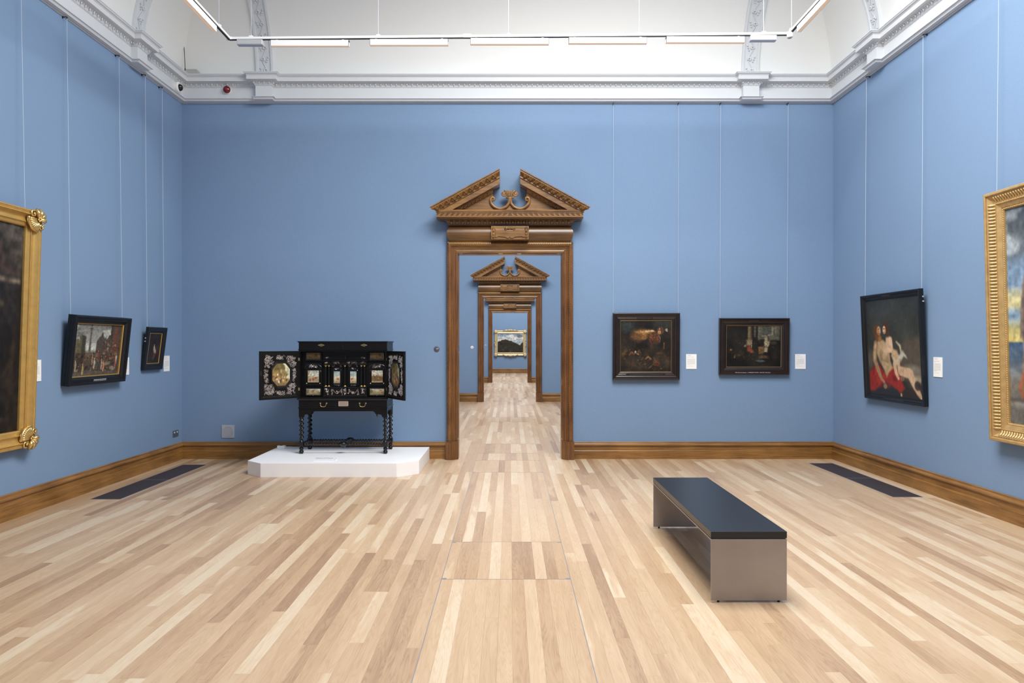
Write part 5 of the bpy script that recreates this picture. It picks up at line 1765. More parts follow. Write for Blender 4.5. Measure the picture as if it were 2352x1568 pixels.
def small_art(kind, nx=44, ny=44, seed=0):
    r = random.Random(seed)
    if kind == 'sea':
        a = Art(nx, ny, (200, 190, 170)).grad([(0, (176, 186, 176)), (0.45, (206, 204, 184)), (0.55, (170, 158, 124)), (1, (176, 158, 126))])
        a.poly([(0, 0), (0.2, 0), (0.12, 0.35), (0, 0.42)], (166, 122, 88), 0.8, 0.06)
        a.dabs(14, (0.05, 0.9, 0.52, 0.9), (0.05, 0.1), [(150, 96, 76), (206, 176, 150), (150, 56, 52), (120, 106, 84), (214, 190, 170)], seed, 0.85).blob(0.7, 0.62, 0.14, 0.08, (156, 62, 58), 0.8, 0.6)
    elif kind == 'ship':
        a = Art(nx, ny, (200, 190, 170)).grad([(0, (198, 194, 178)), (0.35, (202, 196, 176)), (0.5, (150, 124, 92)), (0.8, (116, 90, 60)), (1, (190, 172, 150))])
        a.blob(0.7, 0.15, 0.16, 0.14, (150, 186, 184), 0.8, 0.7).poly([(0.02, 0.62), (0.12, 0.45), (0.2, 0.34), (0.22, 0.5), (0.5, 0.52), (0.95, 0.5), (0.98, 0.7), (0.8, 0.86), (0.3, 0.88), (0.1, 0.78)], (118, 92, 58), 0.95, 0.04)
        a.stroke([(0.5, 0), (0.5, 0.55)], 0.014, (120, 60, 48), 0.9, 0.03).dabs(12, (0.15, 0.85, 0.44, 0.6), (0.03, 0.05), [(84, 70, 56), (60, 52, 44)], seed, 0.9).blob(0.62, 0.64, 0.10, 0.05, (184, 160, 96), 0.8, 0.6).stroke([(0.15, 0.15), (0.26, 0.1)], 0.02, (160, 70, 56), 0.8, 0.03)
    elif kind == 'niche':
        a = Art(nx, ny, (200, 190, 170)).grad([(0, (150, 172, 180)), (0.3, (172, 188, 180)), (0.5, (214, 206, 180)), (0.75, (190, 178, 150)), (1, (140, 128, 96))])
        a.blob(0.3 + 0.35 * (seed % 2), 0.66, 0.26, 0.14, (150, 74, 62), 0.75, 0.6).blob(0.45, 0.72, 0.16, 0.12, (214, 176, 150), 0.85, 0.6).blob(0.4, 0.84, 0.2, 0.06, (150, 110, 84), 0.7, 0.7)
    elif kind == 'low':
        a = Art(nx, ny, (180, 176, 150)).grad([(0, (196, 196, 176)), (0.5, (176, 170, 136)), (1, (120, 110, 74))])
        a.blob(0.08, 0.4, 0.16, 0.4, (104, 98, 72), 0.85, 0.6).blob(0.92, 0.7, 0.2, 0.3, (128, 108, 74), 0.8, 0.7)
        a.blob(0.48 if seed % 2 else 0.74, 0.38, 0.12, 0.26, (156, 82, 66), 0.75, 0.6).dabs(8, (0.3, 0.8, 0.4, 0.8), (0.04, 0.08), [(206, 170, 140), (150, 118, 84), (190, 186, 160)], seed, 0.8)
    elif kind == 'dim':
        a = Art(nx, ny, (92, 76, 50)).grad([(0, (104, 88, 62)), (0.6, (96, 78, 50)), (1, (58, 46, 32))])
        a.dabs(12, (0.1, 0.9, 0.45, 0.85), (0.04, 0.09), [(60, 46, 34), (120, 84, 56), (90, 50, 38), (44, 40, 34)], seed, 0.8).blob(0.7, 0.4, 0.1, 0.3, (56, 46, 34), 0.7, 0.6)
    else:
        a = Art(nx, ny, (150, 130, 90)).grad([(0, (116, 104, 62)), (0.45, (140, 118, 74)), (0.75, (160, 130, 84)), (1, (124, 96, 60))])
        a.poly([(0.66, 0.0), (0.78, 0.1), (0.72, 0.3), (0.82, 0.45), (0.80, 0.66), (1, 0.7), (1, 0)], (206, 208, 176), 0.95, 0.05).blob(0.2, 0.2, 0.25, 0.2, (112, 98, 56), 0.7, 0.8).blob(0.5, 0.35, 0.08, 0.12, (172, 156, 108), 0.7, 0.6)
        a.dabs(26, (0.08, 0.85, 0.48, 0.86), (0.04, 0.08), [(166, 70, 46), (196, 150, 92), (210, 200, 176), (84, 96, 108), (110, 80, 50), (176, 120, 64), (72, 60, 40)], seed, 0.85).blob(0.35, 0.8, 0.08, 0.1, (216, 206, 186), 0.9, 0.5).blob(0.3, 0.5, 0.05, 0.06, (220, 212, 196), 0.9, 0.6)
    return a.noise(0.2, 12, seed + 90)


def stand_rot(o, x, y, z):
    """turn a flat part made in x-y so that it stands facing the viewer"""
    o.rotation_euler = (PI / 2, 0, 0)
    o.location = (x, y, z)


def inset(parent, kind, x, z, w, h, y, seed):
    """painting in a ripple frame, centre (x, z)"""
    a = small_art(kind, 44, max(20, int(44 * h / w)), seed)
    o = canvas('painted_panel', a, w, h, parent, 0.0, -w / 2, -h / 2, thick=0.003)
    stand_rot(o, x, y, z)
    fr = frame_sweep(w + 0.024, h + 0.024, [(0.0, 0.0), (0.0, 0.006), (0.004, 0.009), (0.009, 0.006), (0.012, 0.003), (0.012, 0.0)], 'ripple_frame', M_EBONY, parent, -(w + 0.024) / 2, -(h + 0.024) / 2)
    stand_rot(fr, x, y + 0.002, z)


def rect(zx0, zx1, zy0, zy1, y):
    xa, za = cz(zx0, zy1, y); xb, zb = cz(zx1, zy0, y)
    return xa, xb, za, zb


# four side drawers with painted fronts
for (a, b, c_, d), kd, sd in (((555, 697, 226, 293), 'dim', 1), ((1210, 1352, 226, 293), 'dim', 2), ((553, 698, 593, 657), 'low', 3), ((1208, 1355, 593, 657), 'low', 4)):
    xa, xb, za, zb = rect(a, b, c_, d, 0.045)
    dr = MB().box(xa - 0.018, xb + 0.018, 0.048, 0.076, za - 0.016, zb + 0.014).build('drawer', M_EBONY, K, bevel=0.002)
    inset(dr, kd, (xa + xb) / 2, (za + zb) / 2, xb - xa, zb - za, 0.046, sd)
    if kd == 'low':
        MB().lathe([(0.003, 0.0), (0.003, -0.006), (0.0055, -0.009), (0.004, -0.014), (0.001, -0.016)], ((xa + xb) / 2, 0.038, za - 0.006), 'y', 10).build('knob', M_SILVER, dr, smooth=True)


def curls(m, x, y, z, w, h, n, seed, r=0.0022):
    """pierced scrollwork filling a w x h patch on a face looking to -y"""
    rr = random.Random(seed)
    for i in range(n):
        cx, cz_ = x + rr.uniform(-0.46, 0.46) * w, z + rr.uniform(-0.46, 0.46) * h
        R = rr.uniform(0.10, 0.2) * min(max(w, h) * 0.8, 0.09) + 0.003
        a0, sg = rr.uniform(0, 2 * PI), rr.choice((-1, 1))
        m.tube([(cx + R * (1 - k / 12) * math.cos(a0 + sg * k * 0.62), y - 0.001 * math.sin(k), cz_ + R * (1 - k / 12) * math.sin(a0 + sg * k * 0.62)) for k in range(10)], [r * (1.25 - 0.07 * k) for k in range(10)], 4)
    for i in range(n // 2):
        cx, cz_ = x + rr.uniform(-0.45, 0.45) * w, z + rr.uniform(-0.45, 0.45) * h
        m.ell((cx, y, cz_), (r * 1.9, r * 1.2, r * 1.9), 6, 4)
    return m


# side cupboards: arched pediment over a painting
for zc, kd, sd in ((626, 'sea', 5), (1283, 'ship', 6)):
    xa, xb, za, zb = rect(zc - 57, zc + 57, 405, 528, 0.04)
    xm, zm = (xa + xb) / 2, (za + zb) / 2
    nd = MB().box(xm - 0.112, xm + 0.112, 0.050, 0.076, za - 0.048, zb + 0.100).build('niche_door', M_EBONY, K)
    MB().box(xm - 0.088, xm + 0.088, 0.042, 0.052, za - 0.014, zb + 0.016).build('surround', M_EBONY, nd, bevel=0.002)
    inset(nd, kd, xm, zm, xb - xa, zb - za, 0.040, sd)
    ar = MB()
    outer = [(xm + 0.112 * math.cos(PI * k / 12), zb + 0.030 + 0.052 * math.sin(PI * k / 12)) for k in range(13)]
    ar.prism(outer, lambda a, b, w: (a, w, b), 0.050, 0.034)
    ar.build('arched_pediment', M_EBONY, nd)
    ar = MB()
    ar.tube([(xm + 0.110 * math.cos(PI * k / 16), 0.034, zb + 0.032 + 0.052 * math.sin(PI * k / 16)) for k in range(17)], 0.005, 6)
    ar.box(xm - 0.112, xm + 0.112, 0.030, 0.05, zb + 0.022, zb + 0.030)
    ar.build('arch_moulding', M_EBONY_TURN, nd)
    tag(curls(MB(), xm, 0.033, zb + 0.052, 0.11, 0.03, 16, sd, 0.0016).build('scroll_inlay', M_SILVER, nd), kind='stuff')
    MB().box(xm - 0.096, xm + 0.096, 0.030, 0.05, za - 0.026, za - 0.016).build('sill', M_EBONY_TURN, nd, bevel=0.002)
    for q in (-1, 1):
        MB().ell((xm + q * 0.086, 0.036, za - 0.014), (0.010, 0.008, 0.010), 8, 5).build('boss', M_SILVER, nd, smooth=True)
        tag(curls(MB(), xm + q * 0.082, 0.042, zb - 0.002, 0.018, 0.045, 4, sd * 7 + q, 0.0018).build('corner_inlay', M_SILVER, nd), kind='stuff')

# entablature and gallery over the middle
xa, xb, za, zb = rect(733, 1176, 302, 346, 0.02)
c = MB()
c.rings([[(xa - o, 0.03 - o, z), (xb + o, 0.03 - o, z), (xb + o, 0.076, z), (xa - o, 0.076, z)] for o, z in ((0.0, za), (0.004, za + 0.006), (0.004, za + 0.022), (0.0, za + 0.024), (0.0, za + 0.038), (0.012, za + 0.046), (0.014, zb))])
c.build('entablature', M_EBONY, K)
em = MB()
for zx, n in ((765, 7), (858, 12), (1020, 16), (1135, 7)):
    x, z = cz(zx, 326, 0.02)
    curls(em, x, 0.027, z, n * 0.008, 0.012, n, zx, 0.0011)
tag(em.build('frieze_inlay', M_SILVER, K), kind='stuff')
xa, xb, za, zb = rect(735, 1178, 205, 300, 0.06)
g = MB()
g.box(xa, xb, 0.060, 0.075, za, zb)
g.box(xa, xb, 0.048, 0.064, za + 0.052, za + 0.058)
g.build('gallery', M_EBONY, K)
gm = MB()
for zx in (765, 1135):
    x, z = cz(zx, 276, 0.05)
    curls(gm, x, 0.058, z, 0.06, 0.02, 8, zx + 5, 0.0012)
tag(gm.build('gallery_inlay', M_SILVER, K), kind='stuff')
x, z = cz(955, 270, 0.05)
MB().box(x - 0.008, x + 0.008, 0.05, 0.066, z - 0.028, z + 0.024).build('gallery_post', M_EBONY_TURN, K)

# columns with gilt capitals and bases
col0 = None
for zx in (752, 784, 950, 1119, 1151):
    x, zt = cz(zx, 352, 0.035); _, zb_ = cz(zx, 572, 0.035)
    h = zt - zb_
    if col0 is None:
        col0 = bpy.data.objects.new('column', None); COL.objects.link(col0); col0.parent = K
        m = MB()
        rg = []
        for i in range(13):
            q = i / 12
            r_ = 0.0125 * (1 - 0.14 * q)
            rg.append([(r_ * (1 + 0.06 * math.cos(k * PI)) * math.cos(2 * PI * k / 20), r_ * (1 + 0.06 * math.cos(k * PI)) * math.sin(2 * PI * k / 20), 0.012 + (h - 0.026) * q) for k in range(20)])
        m.rings(rg)
        m.build('shaft', M_EBONY_TURN, col0)
        MB().lathe([(0.018, 0.0), (0.018, 0.004), (0.0155, 0.006), (0.0165, 0.009), (0.013, 0.013), (0.0125, 0.016)], (0, 0, 0), 'z', 14).build('base', M_GOLD_HI, col0, smooth=True, angle=0.8)
        MB().lathe([(0.0105, h - 0.018), (0.011, h - 0.014), (0.0125, h - 0.010), (0.0165, h - 0.004), (0.018, h - 0.003), (0.018, h)], (0, 0, 0), 'z', 14).build('capital', M_GOLD_HI, col0, smooth=True, angle=0.8)
        tgt = col0
    else:
        tgt = dup(col0, K)
    tgt.location = (x, 0.045, zb_)
# two niches between them
for zc, sd in ((869, 7), (1038, 8)):
    xa, xb, za, zb = rect(zc - 32, zc + 32, 414, 537, 0.05)
    xm, zm = (xa + xb) / 2, (za + zb) / 2
    nd = MB().box(xm - 0.070, xm + 0.070, 0.056, 0.076, za - 0.030, zb + 0.084).build('niche', M_EBONY, K)
    MB().box(xm - 0.050, xm + 0.050, 0.048, 0.058, za - 0.010, zb + 0.012).build('surround', M_EBONY, nd, bevel=0.002)
    inset(nd, 'niche', xm, zm, xb - xa, zb - za, 0.046, sd)
    pd = MB()
    pd.prism([(xm - 0.056, zb + 0.022), (xm + 0.056, zb + 0.022), (xm + 0.03, zb + 0.046), (xm, zb + 0.056), (xm - 0.03, zb + 0.046)], lambda a, b, w: (a, w, b), 0.056, 0.042)
    pd.build('pediment', M_EBONY_TURN, nd)
    nm = MB()
    curls(nm, xm, 0.041, zb + 0.034, 0.05, 0.018, 7, sd, 0.0014)
    for q in (-1, 1):
        curls(nm, xm + q * 0.046, 0.052, zb + 0.070, 0.034, 0.018, 5, sd * 3 + q, 0.0014)
        curls(nm, xm + q * 0.044, 0.050, zb - 0.004, 0.012, 0.04, 3, sd * 5 + q, 0.0014)
    curls(nm, xm, 0.048, za - 0.020, 0.08, 0.012, 8, sd * 11, 0.0012)
    tag(nm.build('scroll_inlay', M_SILVER, nd), kind='stuff')
# pedestals with inlaid swags
for (a, b), sd in (((733, 803), 1), ((808, 931), 2), ((934, 967), 3), ((978, 1098), 4), ((1102, 1174), 5)):
    xa, xb, za, zb = rect(a, b, 582, 660, 0.03)
    pd = MB().box(xa, xb, 0.030, 0.076, za - 0.004, zb + 0.006).build('pedestal', M_EBONY, K, bevel=0.002)
    m = MB()
    w, h, xm, zm = xb - xa, zb - za, (xa + xb) / 2, (za + zb) / 2
    if sd in (2, 4):
        for q in (-1, 1): curls(m, xm + q * w * 0.40, 0.029, zm - h * 0.05, w * 0.14, h * 0.75, 9, sd * 9 + q, 0.0014)
        for k in range(22):
            q = -0.36 + 0.72 * k / 21
            m.ell((xm + q * w, 0.029, zm + h * 0.28 - h * 0.55 * math.cos(q / 0.36 * PI / 2)), (0.0045, 0.003, 0.005), 5, 3)
        curls(m, xm, 0.029, zm - h * 0.16, w * 0.34, h * 0.4, 12, sd, 0.0014)
    elif sd == 3:
        curls(m, xm, 0.029, zm, w * 0.7, h * 0.8, 14, sd, 0.0014)
    else:
        curls(m, xm, 0.029, zm - h * 0.15, w * 0.45, h * 0.5, 12, sd, 0.0014)
        curls(m, xm, 0.029, zm + h * 0.3, w * 0.7, h * 0.15, 10, sd + 3, 0.0014)
    tag(m.build('swag_inlay', M_SILVER, pd), kind='stuff')
xa, xb, za, zb = rect(725, 1180, 660, 672, 0.02)
MB().box(xa, xb, 0.022, 0.076, za - 0.006, zb + 0.002).build('plinth_moulding', M_EBONY_TURN, K, bevel=0.003)
xa, _, za, zb = rect(733, 1176, 573, 581, 0.02)
MB().box(xa, cz(1176, 0, 0.02)[0], 0.024, 0.076, za, zb).build('pedestal_moulding', M_EBONY_TURN, K, bevel=0.002)

# stand: table edge, drawer, apron, twisted legs and stretchers
c = MB()
c.rings([[(-HWC - o, -o, z), (HWC + o, -o, z), (HWC + o, DPC, z), (-HWC - o, DPC, z)] for o, z in ((0.0, 0.694), (0.014, 0.698), (0.018, 0.706), (0.018, 0.716), (0.010, Z_BOT))])
c.build('table_edge', M_EBONY_TURN, K)
dw = MB().box(-HWC, HWC, 0.0, DPC, 0.606, 0.695).build('stand_drawer', M_EBONY, K, bevel=0.002)
c = MB()
c.rings([[(-HWC - o, -o, z), (HWC + o, -o, z), (HWC + o, DPC, z), (-HWC - o, DPC, z)] for o, z in ((0.0, 0.590), (0.010, 0.595), (0.010, 0.600), (0.002, 0.607))])
c.build('drawer_moulding', M_EBONY_TURN, K)
for zx in (730, 1133):
    x, z = cz(zx, 745, 0.0)
    h = bpy.data.objects.new('bail_handle', None); COL.objects.link(h); h.parent = K; h.location = (x, 0, z)
    for q in (-1, 1):
        MB().lathe([(0.010, 0.0), (0.010, -0.003), (0.005, -0.005), (0.005, -0.010), (0.007, -0.014), (0.003, -0.019)], (q * 0.040, 0, 0.002), 'y', 12).build('post', M_BRASS, h, smooth=True, angle=0.8)
    pts = [(-0.040, -0.012, 0.0), (-0.034, -0.014, -0.010), (-0.036, -0.016, -0.022), (-0.030, -0.016, -0.033), (-0.016, -0.016, -0.039), (0, -0.016, -0.041)]
    pts = pts + [(-a, b, c_) for a, b, c_ in pts[:-1][::-1]]
    MB().tube(pts, [0.003, 0.003, 0.0035, 0.004, 0.0045, 0.005, 0.0045, 0.004, 0.0035, 0.003, 0.003], 7).build('bail', M_BRASS, h, smooth=True)
x, z = cz(935, 746, 0.0)
pl = MB().prism([(x - 0.064, z - 0.028), (x - 0.057, z - 0.034), (x + 0.057, z - 0.034), (x + 0.064, z - 0.028), (x + 0.064, z + 0.026), (x + 0.057, z + 0.032), (x - 0.057, z + 0.032), (x - 0.064, z + 0.026)], lambda a, b, w: (a, w, b), 0.0, -0.003).build('plaque', M_PLAQUE, K)
pr_ = MB()
rr = random.Random(77)
for k in range(5):
    xx, zz_ = x - 0.048, z + 0.021 - 0.0105 * k
    while xx < x + 0.044:
        q = rr.uniform(0.006, 0.016)
        pr_.box(xx, min(xx + q, x + 0.05), -0.0034, -0.003, zz_ - 0.0016, zz_ + 0.0016)
        xx += q + 0.004
tag(pr_.build('engraving', plain('engraving_dark', srgb(110, 92, 78), 0.6), pl), kind='stuff')
# apron, stepped down to the legs
ap = [(-HWC, 0.592), (HWC, 0.592)]
left = [(478, 885), (478, 795), (640, 795), (622, 826), (612, 832), (605, 846), (596, 856), (545, 858), (534, 866), (530, 885)]
lz = [cz(a, b, 0.01) for a, b in left]
step = [(-HWC, 0.477), (-HWC + 0.064, 0.477), (-HWC + 0.068, 0.496), (-HWC + 0.082, 0.510), (-HWC + 0.142, 0.512), (-HWC + 0.152, 0.522), (-HWC + 0.160, 0.538), (-HWC + 0.174, 0.545), (-HWC + 0.180, 0.552)]
prof = step + [(-a, b) for a, b in step[::-1]] + [(HWC, 0.592), (-HWC, 0.592)]
MB().prism(prof, lambda a, b, w: (a, w, b), 0.004, 0.028).build('apron', M_EBONY, K)
MB().prism(prof, lambda a, b, w: (a, w, b), DPC - 0.03, DPC - 0.006).build('apron', M_EBONY, K)
for q in (-1, 1):
    side_step = [(0.028, 0.477), (0.060, 0.477), (0.066, 0.51), (0.10, 0.55), (DPC - 0.10, 0.55), (DPC - 0.066, 0.51), (DPC - 0.06, 0.477), (DPC - 0.03, 0.477), (DPC - 0.03, 0.592), (0.028, 0.592)]
    MB().prism(side_step, lambda a, b, w: (w, a, b), q * (HWC - 0.004), q * (HWC - 0.026)).build('side_apron', M_EBONY, K)
x, z = cz(1281, 866, 0.02)
MB().lathe([(0.005, 0.008), (0.011, 0.0), (0.012, -0.006), (0.006, -0.012), (0.007, -0.016), (0.002, -0.030)], (x, 0.016, z + 0.004), 'z', 12).build('pendant', M_EBONY_TURN, K, smooth=True)


def twist(m, p0, p1, r_core, r_off, pitch, n=14, per=10, taper=0.02):
    """barley-twist turning from p0 to p1"""
    a, b = Vector(p0), Vector(p1)
    L = (b - a).length
    d = (b - a) / L
    u = d.orthogonal().normalized(); w = d.cross(u)
    steps = int(L / pitch * per)
    rings = []
    for i in range(steps + 1):
        s = L * i / steps
        env = min(1.0, s / taper, (L - s) / taper)
        ph = 2 * PI * s / pitch
        ctr = a + d * s + (u * math.cos(ph) + w * math.sin(ph)) * r_off * env
        rings.append([ctr + (u * math.cos(2 * PI * k / n) + w * math.sin(2 * PI * k / n)) * r_core for k in range(n)])
    m.rings(rings)


LX, LYF, LYB = 0.545, 0.030, DPC - 0.034
first = None
for sx, y in ((-1, LYF), (1, LYF), (-1, LYB), (1, LYB)):
    m = MB()
    m.lathe([(0.030, 0.0), (0.030, -0.010), (0.024, -0.016), (0.027, -0.024), (0.018, -0.028)], (0, 0, 0.482), 'z', 16)
    twist(m, (0, 0, 0.162), (0, 0, 0.458), 0.0245, 0.0095, 0.058)
    m.box(-0.031, 0.031, -0.031, 0.031, 0.090, 0.152)
    m.lathe([(0.018, 0.166), (0.026, 0.160), (0.028, 0.152)], (0, 0, 0), 'z', 16)
    m.lathe([(0.024, 0.092), (0.016, 0.086), (0.026, 0.074), (0.028, 0.062), (0.024, 0.050), (0.015, 0.046), (0.022, 0.042), (0.029, 0.030), (0.029, 0.018), (0.022, 0.0)], (0, 0, 0), 'z', 16)
    if first is None:
        first = m.build('leg', M_EBONY_TURN, K, smooth=True, angle=0.7)
        o = first
    else:
        o = share(first, K)
    o.location = (sx * LX, y, 0)
ZS = 0.122
for y in (LYF, LYB):
    m = MB()
    twist(m, (-LX + 0.028, y, ZS), (-0.062, y, ZS), 0.0125, 0.0055, 0.037, 10, 9)
    twist(m, (0.062, y, ZS), (LX - 0.028, y, ZS), 0.0125, 0.0055, 0.037, 10, 9)
    m.build('stretcher', M_EBONY_TURN, K, smooth=True)
    MB().lathe([(0.004, 0.038), (0.030, 0.034), (0.050, 0.020), (0.052, 0.006), (0.040, -0.012), (0.020, -0.034), (0.008, -0.046), (0.002, -0.050)], (0, y, ZS), 'z', 20).build('stretcher_boss', M_EBONY_TURN, K, smooth=True)
    MB().tube([(-0.066, y, ZS), (0.066, y, ZS)], 0.012, 10).build('stretcher_core', M_EBONY_TURN, K, smooth=True)
for sx in (-1, 1):
    m = MB()
    twist(m, (sx * LX, LYF + 0.028, ZS), (sx * LX, LYB - 0.028, ZS), 0.0125, 0.0055, 0.037, 10, 9)
    m.build('stretcher', M_EBONY_TURN, K, smooth=True)


# the two open doors: local x from the hinge outwards, face towards +z after rotation
def cab_door(hx, fx, fy, flip, seed):
    """hinge at (hx, 0), free edge at (fx, fy) in cabinet coordinates; the inner face looks at the viewer"""
    L = math.hypot(fx - hx, fy)
    D_ = bpy.data.objects.new('door', None); COL.objects.link(D_); D_.parent = K
    # board coordinates: x along the board from left to right as seen, y up, z towards the viewer
    if flip:   # hinge at the right end of the board as seen (left door)
        xd = Vector((hx - fx, -fy, 0)).normalized(); org = Vector((fx, fy, 0.725))
    else:
        xd = Vector((fx - hx, fy, 0)).normalized(); org = Vector((hx, 0, 0.725))
    zu = Vector((0, 0, 1)); zn = xd.cross(zu)
    m4 = Matrix.Identity(4)
    for i, c in enumerate((xd, zu, zn)):
        for k in range(3): m4[k][i] = c[k]
    for k in range(3): m4[k][3] = org[k]
    D_.matrix_local = m4
    W, H = L, 0.607
    frame_sweep(W, H, [(0.0, -0.024), (0.0, 0.0), (0.004, 0.004), (0.030, 0.004), (0.034, 0.0), (0.040, -0.003), (0.044, -0.003), (0.044, -0.024)], 'door_frame', M_EBONY, D_)
    MB().box(0.02, W - 0.02, 0.02, H - 0.02, -0.022, -0.006).build('door_panel', M_EBONY, D_)
    cxm, cym = W * 0.535, H * 0.51

    def octo(hw, hh, c):
        return [(cxm - hw, cym - hh * c), (cxm - hw * c, cym - hh), (cxm + hw * c, cym - hh), (cxm + hw, cym - hh * c), (cxm + hw, cym + hh * c), (cxm + hw * c, cym + hh), (cxm - hw * c, cym + hh), (cxm - hw, cym + hh * c)]
    hw, hh = W * 0.275, H * 0.285
    rows = []
    for sc_, zz_ in ((1.0, -0.006), (1.0, 0.006), (0.965, 0.012), (0.93, 0.006), (0.90, 0.010), (0.85, 0.002), (0.83, -0.004)):
        rows.append([(a, b, zz_) for a, b in octo(hw * sc_ - (1 - sc_) * 0.02, hh * sc_ - (1 - sc_) * 0.02, 0.46)])
    MB().rings(rows, cap=False).build('octagon_moulding', M_EBONY_TURN, D_)
    a = small_art('feast', 54, 62, seed)
    pw, ph = hw * 1.62, hh * 1.64

    def outline(q):
        e = 0.27
        if q < e: return 0.50 + 0.50 * q / e
        if q > 1 - e: return 0.50 + 0.50 * (1 - q) / e
        return 1.0
    canvas('painted_panel', a, pw, ph, D_, -0.001, cxm - pw / 2, cym - ph / 2, outline=outline)
    # pewter scrollwork in eight patches round the octagon
    x0, x1, y0, y1 = W * 0.12, W * 0.91, H * 0.085, H * 0.905

    def patch(px, py, w, h, n, sd):
        mm = MB()
        rr_ = random.Random(sd)
        for i in range(n):
            cx, cy = px + rr_.uniform(-0.44, 0.44) * w, py + rr_.uniform(-0.44, 0.44) * h
            dx_, dy_ = abs(cx - cxm) / (hw + 0.012), abs(cy - cym) / (hh + 0.012)
            if dx_ < 1 and dy_ < 1 and dx_ + dy_ < 1.46: continue
            R = rr_.uniform(0.008, 0.019)
            a0, sg = rr_.uniform(0, 2 * PI), rr_.choice((-1, 1))
            mm.tube([(cx + R * (1 - k / 12) * math.cos(a0 + sg * k * 0.6), cy + R * (1 - k / 12) * math.sin(a0 + sg * k * 0.6), -0.003) for k in range(10)], [0.0036 - 0.00022 * k for k in range(10)], 4)
            mm.ell((cx + R * 1.1 * math.cos(a0), cy + R * 1.1 * math.sin(a0), -0.003), (0.0050, 0.0050, 0.003), 6, 4)
        tag(mm.build('scroll_inlay', M_SILVER, D_), kind='stuff')
    pw_, ph_ = (x1 - x0) * 0.30, (y1 - y0) * 0.30
    for qx, cx in ((0, x0 + pw_ / 2), (2, x1 - pw_ / 2)):
        patch(cx, y0 + ph_ / 2, pw_, ph_, 60, seed + qx)
        patch(cx, y1 - ph_ / 2, pw_, ph_, 60, seed + qx + 1)
    patch((x0 + x1) / 2, y0 + 0.022, pw_ * 0.9, 0.045, 26, seed + 5)
    patch((x0 + x1) / 2, y1 - 0.022, pw_ * 0.9, 0.045, 26, seed + 6)
    patch(x0 + 0.020, (y0 + y1) / 2, 0.040, (y1 - y0) * 0.34, 30, seed + 7)
    patch(x1 - 0.020, (y0 + y1) / 2, 0.040, (y1 - y0) * 0.34, 30, seed + 8)
    xh = W - 0.004 if flip else 0.004
    for yy in (0.115, 0.50):
        MB().box(xh - 0.012, xh + 0.012, yy - 0.018, yy + 0.018, -0.001, 0.0055).build('hinge', M_BRASS, D_)
    xl = 0.010 if flip else W - 0.022
    MB().box(xl - 0.006, xl + 0.010, H * 0.50, H * 0.60, 0.0, 0.006).build('lock_plate', plain('lock_plate_%d' % seed, srgb(70, 52, 46), 0.4, metal=0.5), D_)


cab_door(-HWC + 0.006, -3.093 - CXC, 8.446 - CYF, True, 31)
cab_door(HWC - 0.006, -1.302 - CXC, 8.390 - CYF, False, 32)

# ------------------------------------------------------------------ gallery bench
BX0, BX1, BY0, BY1 = 1.242, 1.712, 4.216, 5.917
t = thing('gallery_bench', 'low gallery bench with a black top on a bent steel base', 'bench', ((BX0 + BX1) / 2, (BY0 + BY1) / 2, 0))
hx, hy = (BX1 - BX0) / 2, (BY1 - BY0) / 2
MB().box(-hx, hx, -hy, hy, 0.396, 0.437).build('seat', M_BENCHTOP, t, bevel=0.0015)
MB().box(-hx + 0.012, hx - 0.012, -hy + 0.012, hy - 0.012, 0.391, 0.397).build('shadow_gap', M_RUBBER, t)
b = MB()
g = 0.0095
b.rings([[(-hx + 0.001, y, z) for y, z in ((-hy, 0.012), (-hy, 0.391), (hy, 0.391), (hy, 0.012), (hy - g, 0.012), (hy - g, 0.391 - g), (-hy + g, 0.391 - g), (-hy + g, 0.012))],
         [(hx - 0.001, y, z) for y, z in ((-hy, 0.012), (-hy, 0.391), (hy, 0.391), (hy, 0.012), (hy - g, 0.012), (hy - g, 0.391 - g), (-hy + g, 0.391 - g), (-hy + g, 0.012))]])
b.build('base', M_STEEL, t, bevel=0.001)
for sx in (-1, 1):
    for sy in (-1, 1):
        MB().lathe([(0.008, 0.0), (0.008, 0.012)], (sx * (hx - 0.048), sy * (hy - 0.010), 0), 'z', 10).build('foot', M_RUBBER, t)

# ------------------------------------------------------------------ lighting track and its fittings
TY = 7.90
tl, tr = P(527, 90, TY), P(1812, 79, TY)
t = thing('lighting_track', 'white suspended lighting track running round under the ceiling', 'track', (0, TY, 5.10))


def ztr(x):
    q = (x - tl[0]) / (tr[0] - tl[0])
    return tl[2] + (tr[2] - tl[2]) * q - 5.10 - 0.002


def bar(p0, p1, hw, h0, h1, name, mat, par):
    """a straight bar between two points, half width hw, from h0 to h1 above the line"""
    a, b_ = Vector(p0), Vector(p1)
    d = (b_ - a).normalized()
    s_ = Vector((d.y, -d.x, 0)).normalized() * hw
    return MB().rings([[a - s_ + Vector((0, 0, h0)), a + s_ + Vector((0, 0, h0)), a + s_ + Vector((0, 0, h1)), a - s_ + Vector((0, 0, h1))],
                       [b_ - s_ + Vector((0, 0, h0)), b_ + s_ + Vector((0, 0, h0)), b_ + s_ + Vector((0, 0, h1)), b_ - s_ + Vector((0, 0, h1))]]).build(name, mat, par)


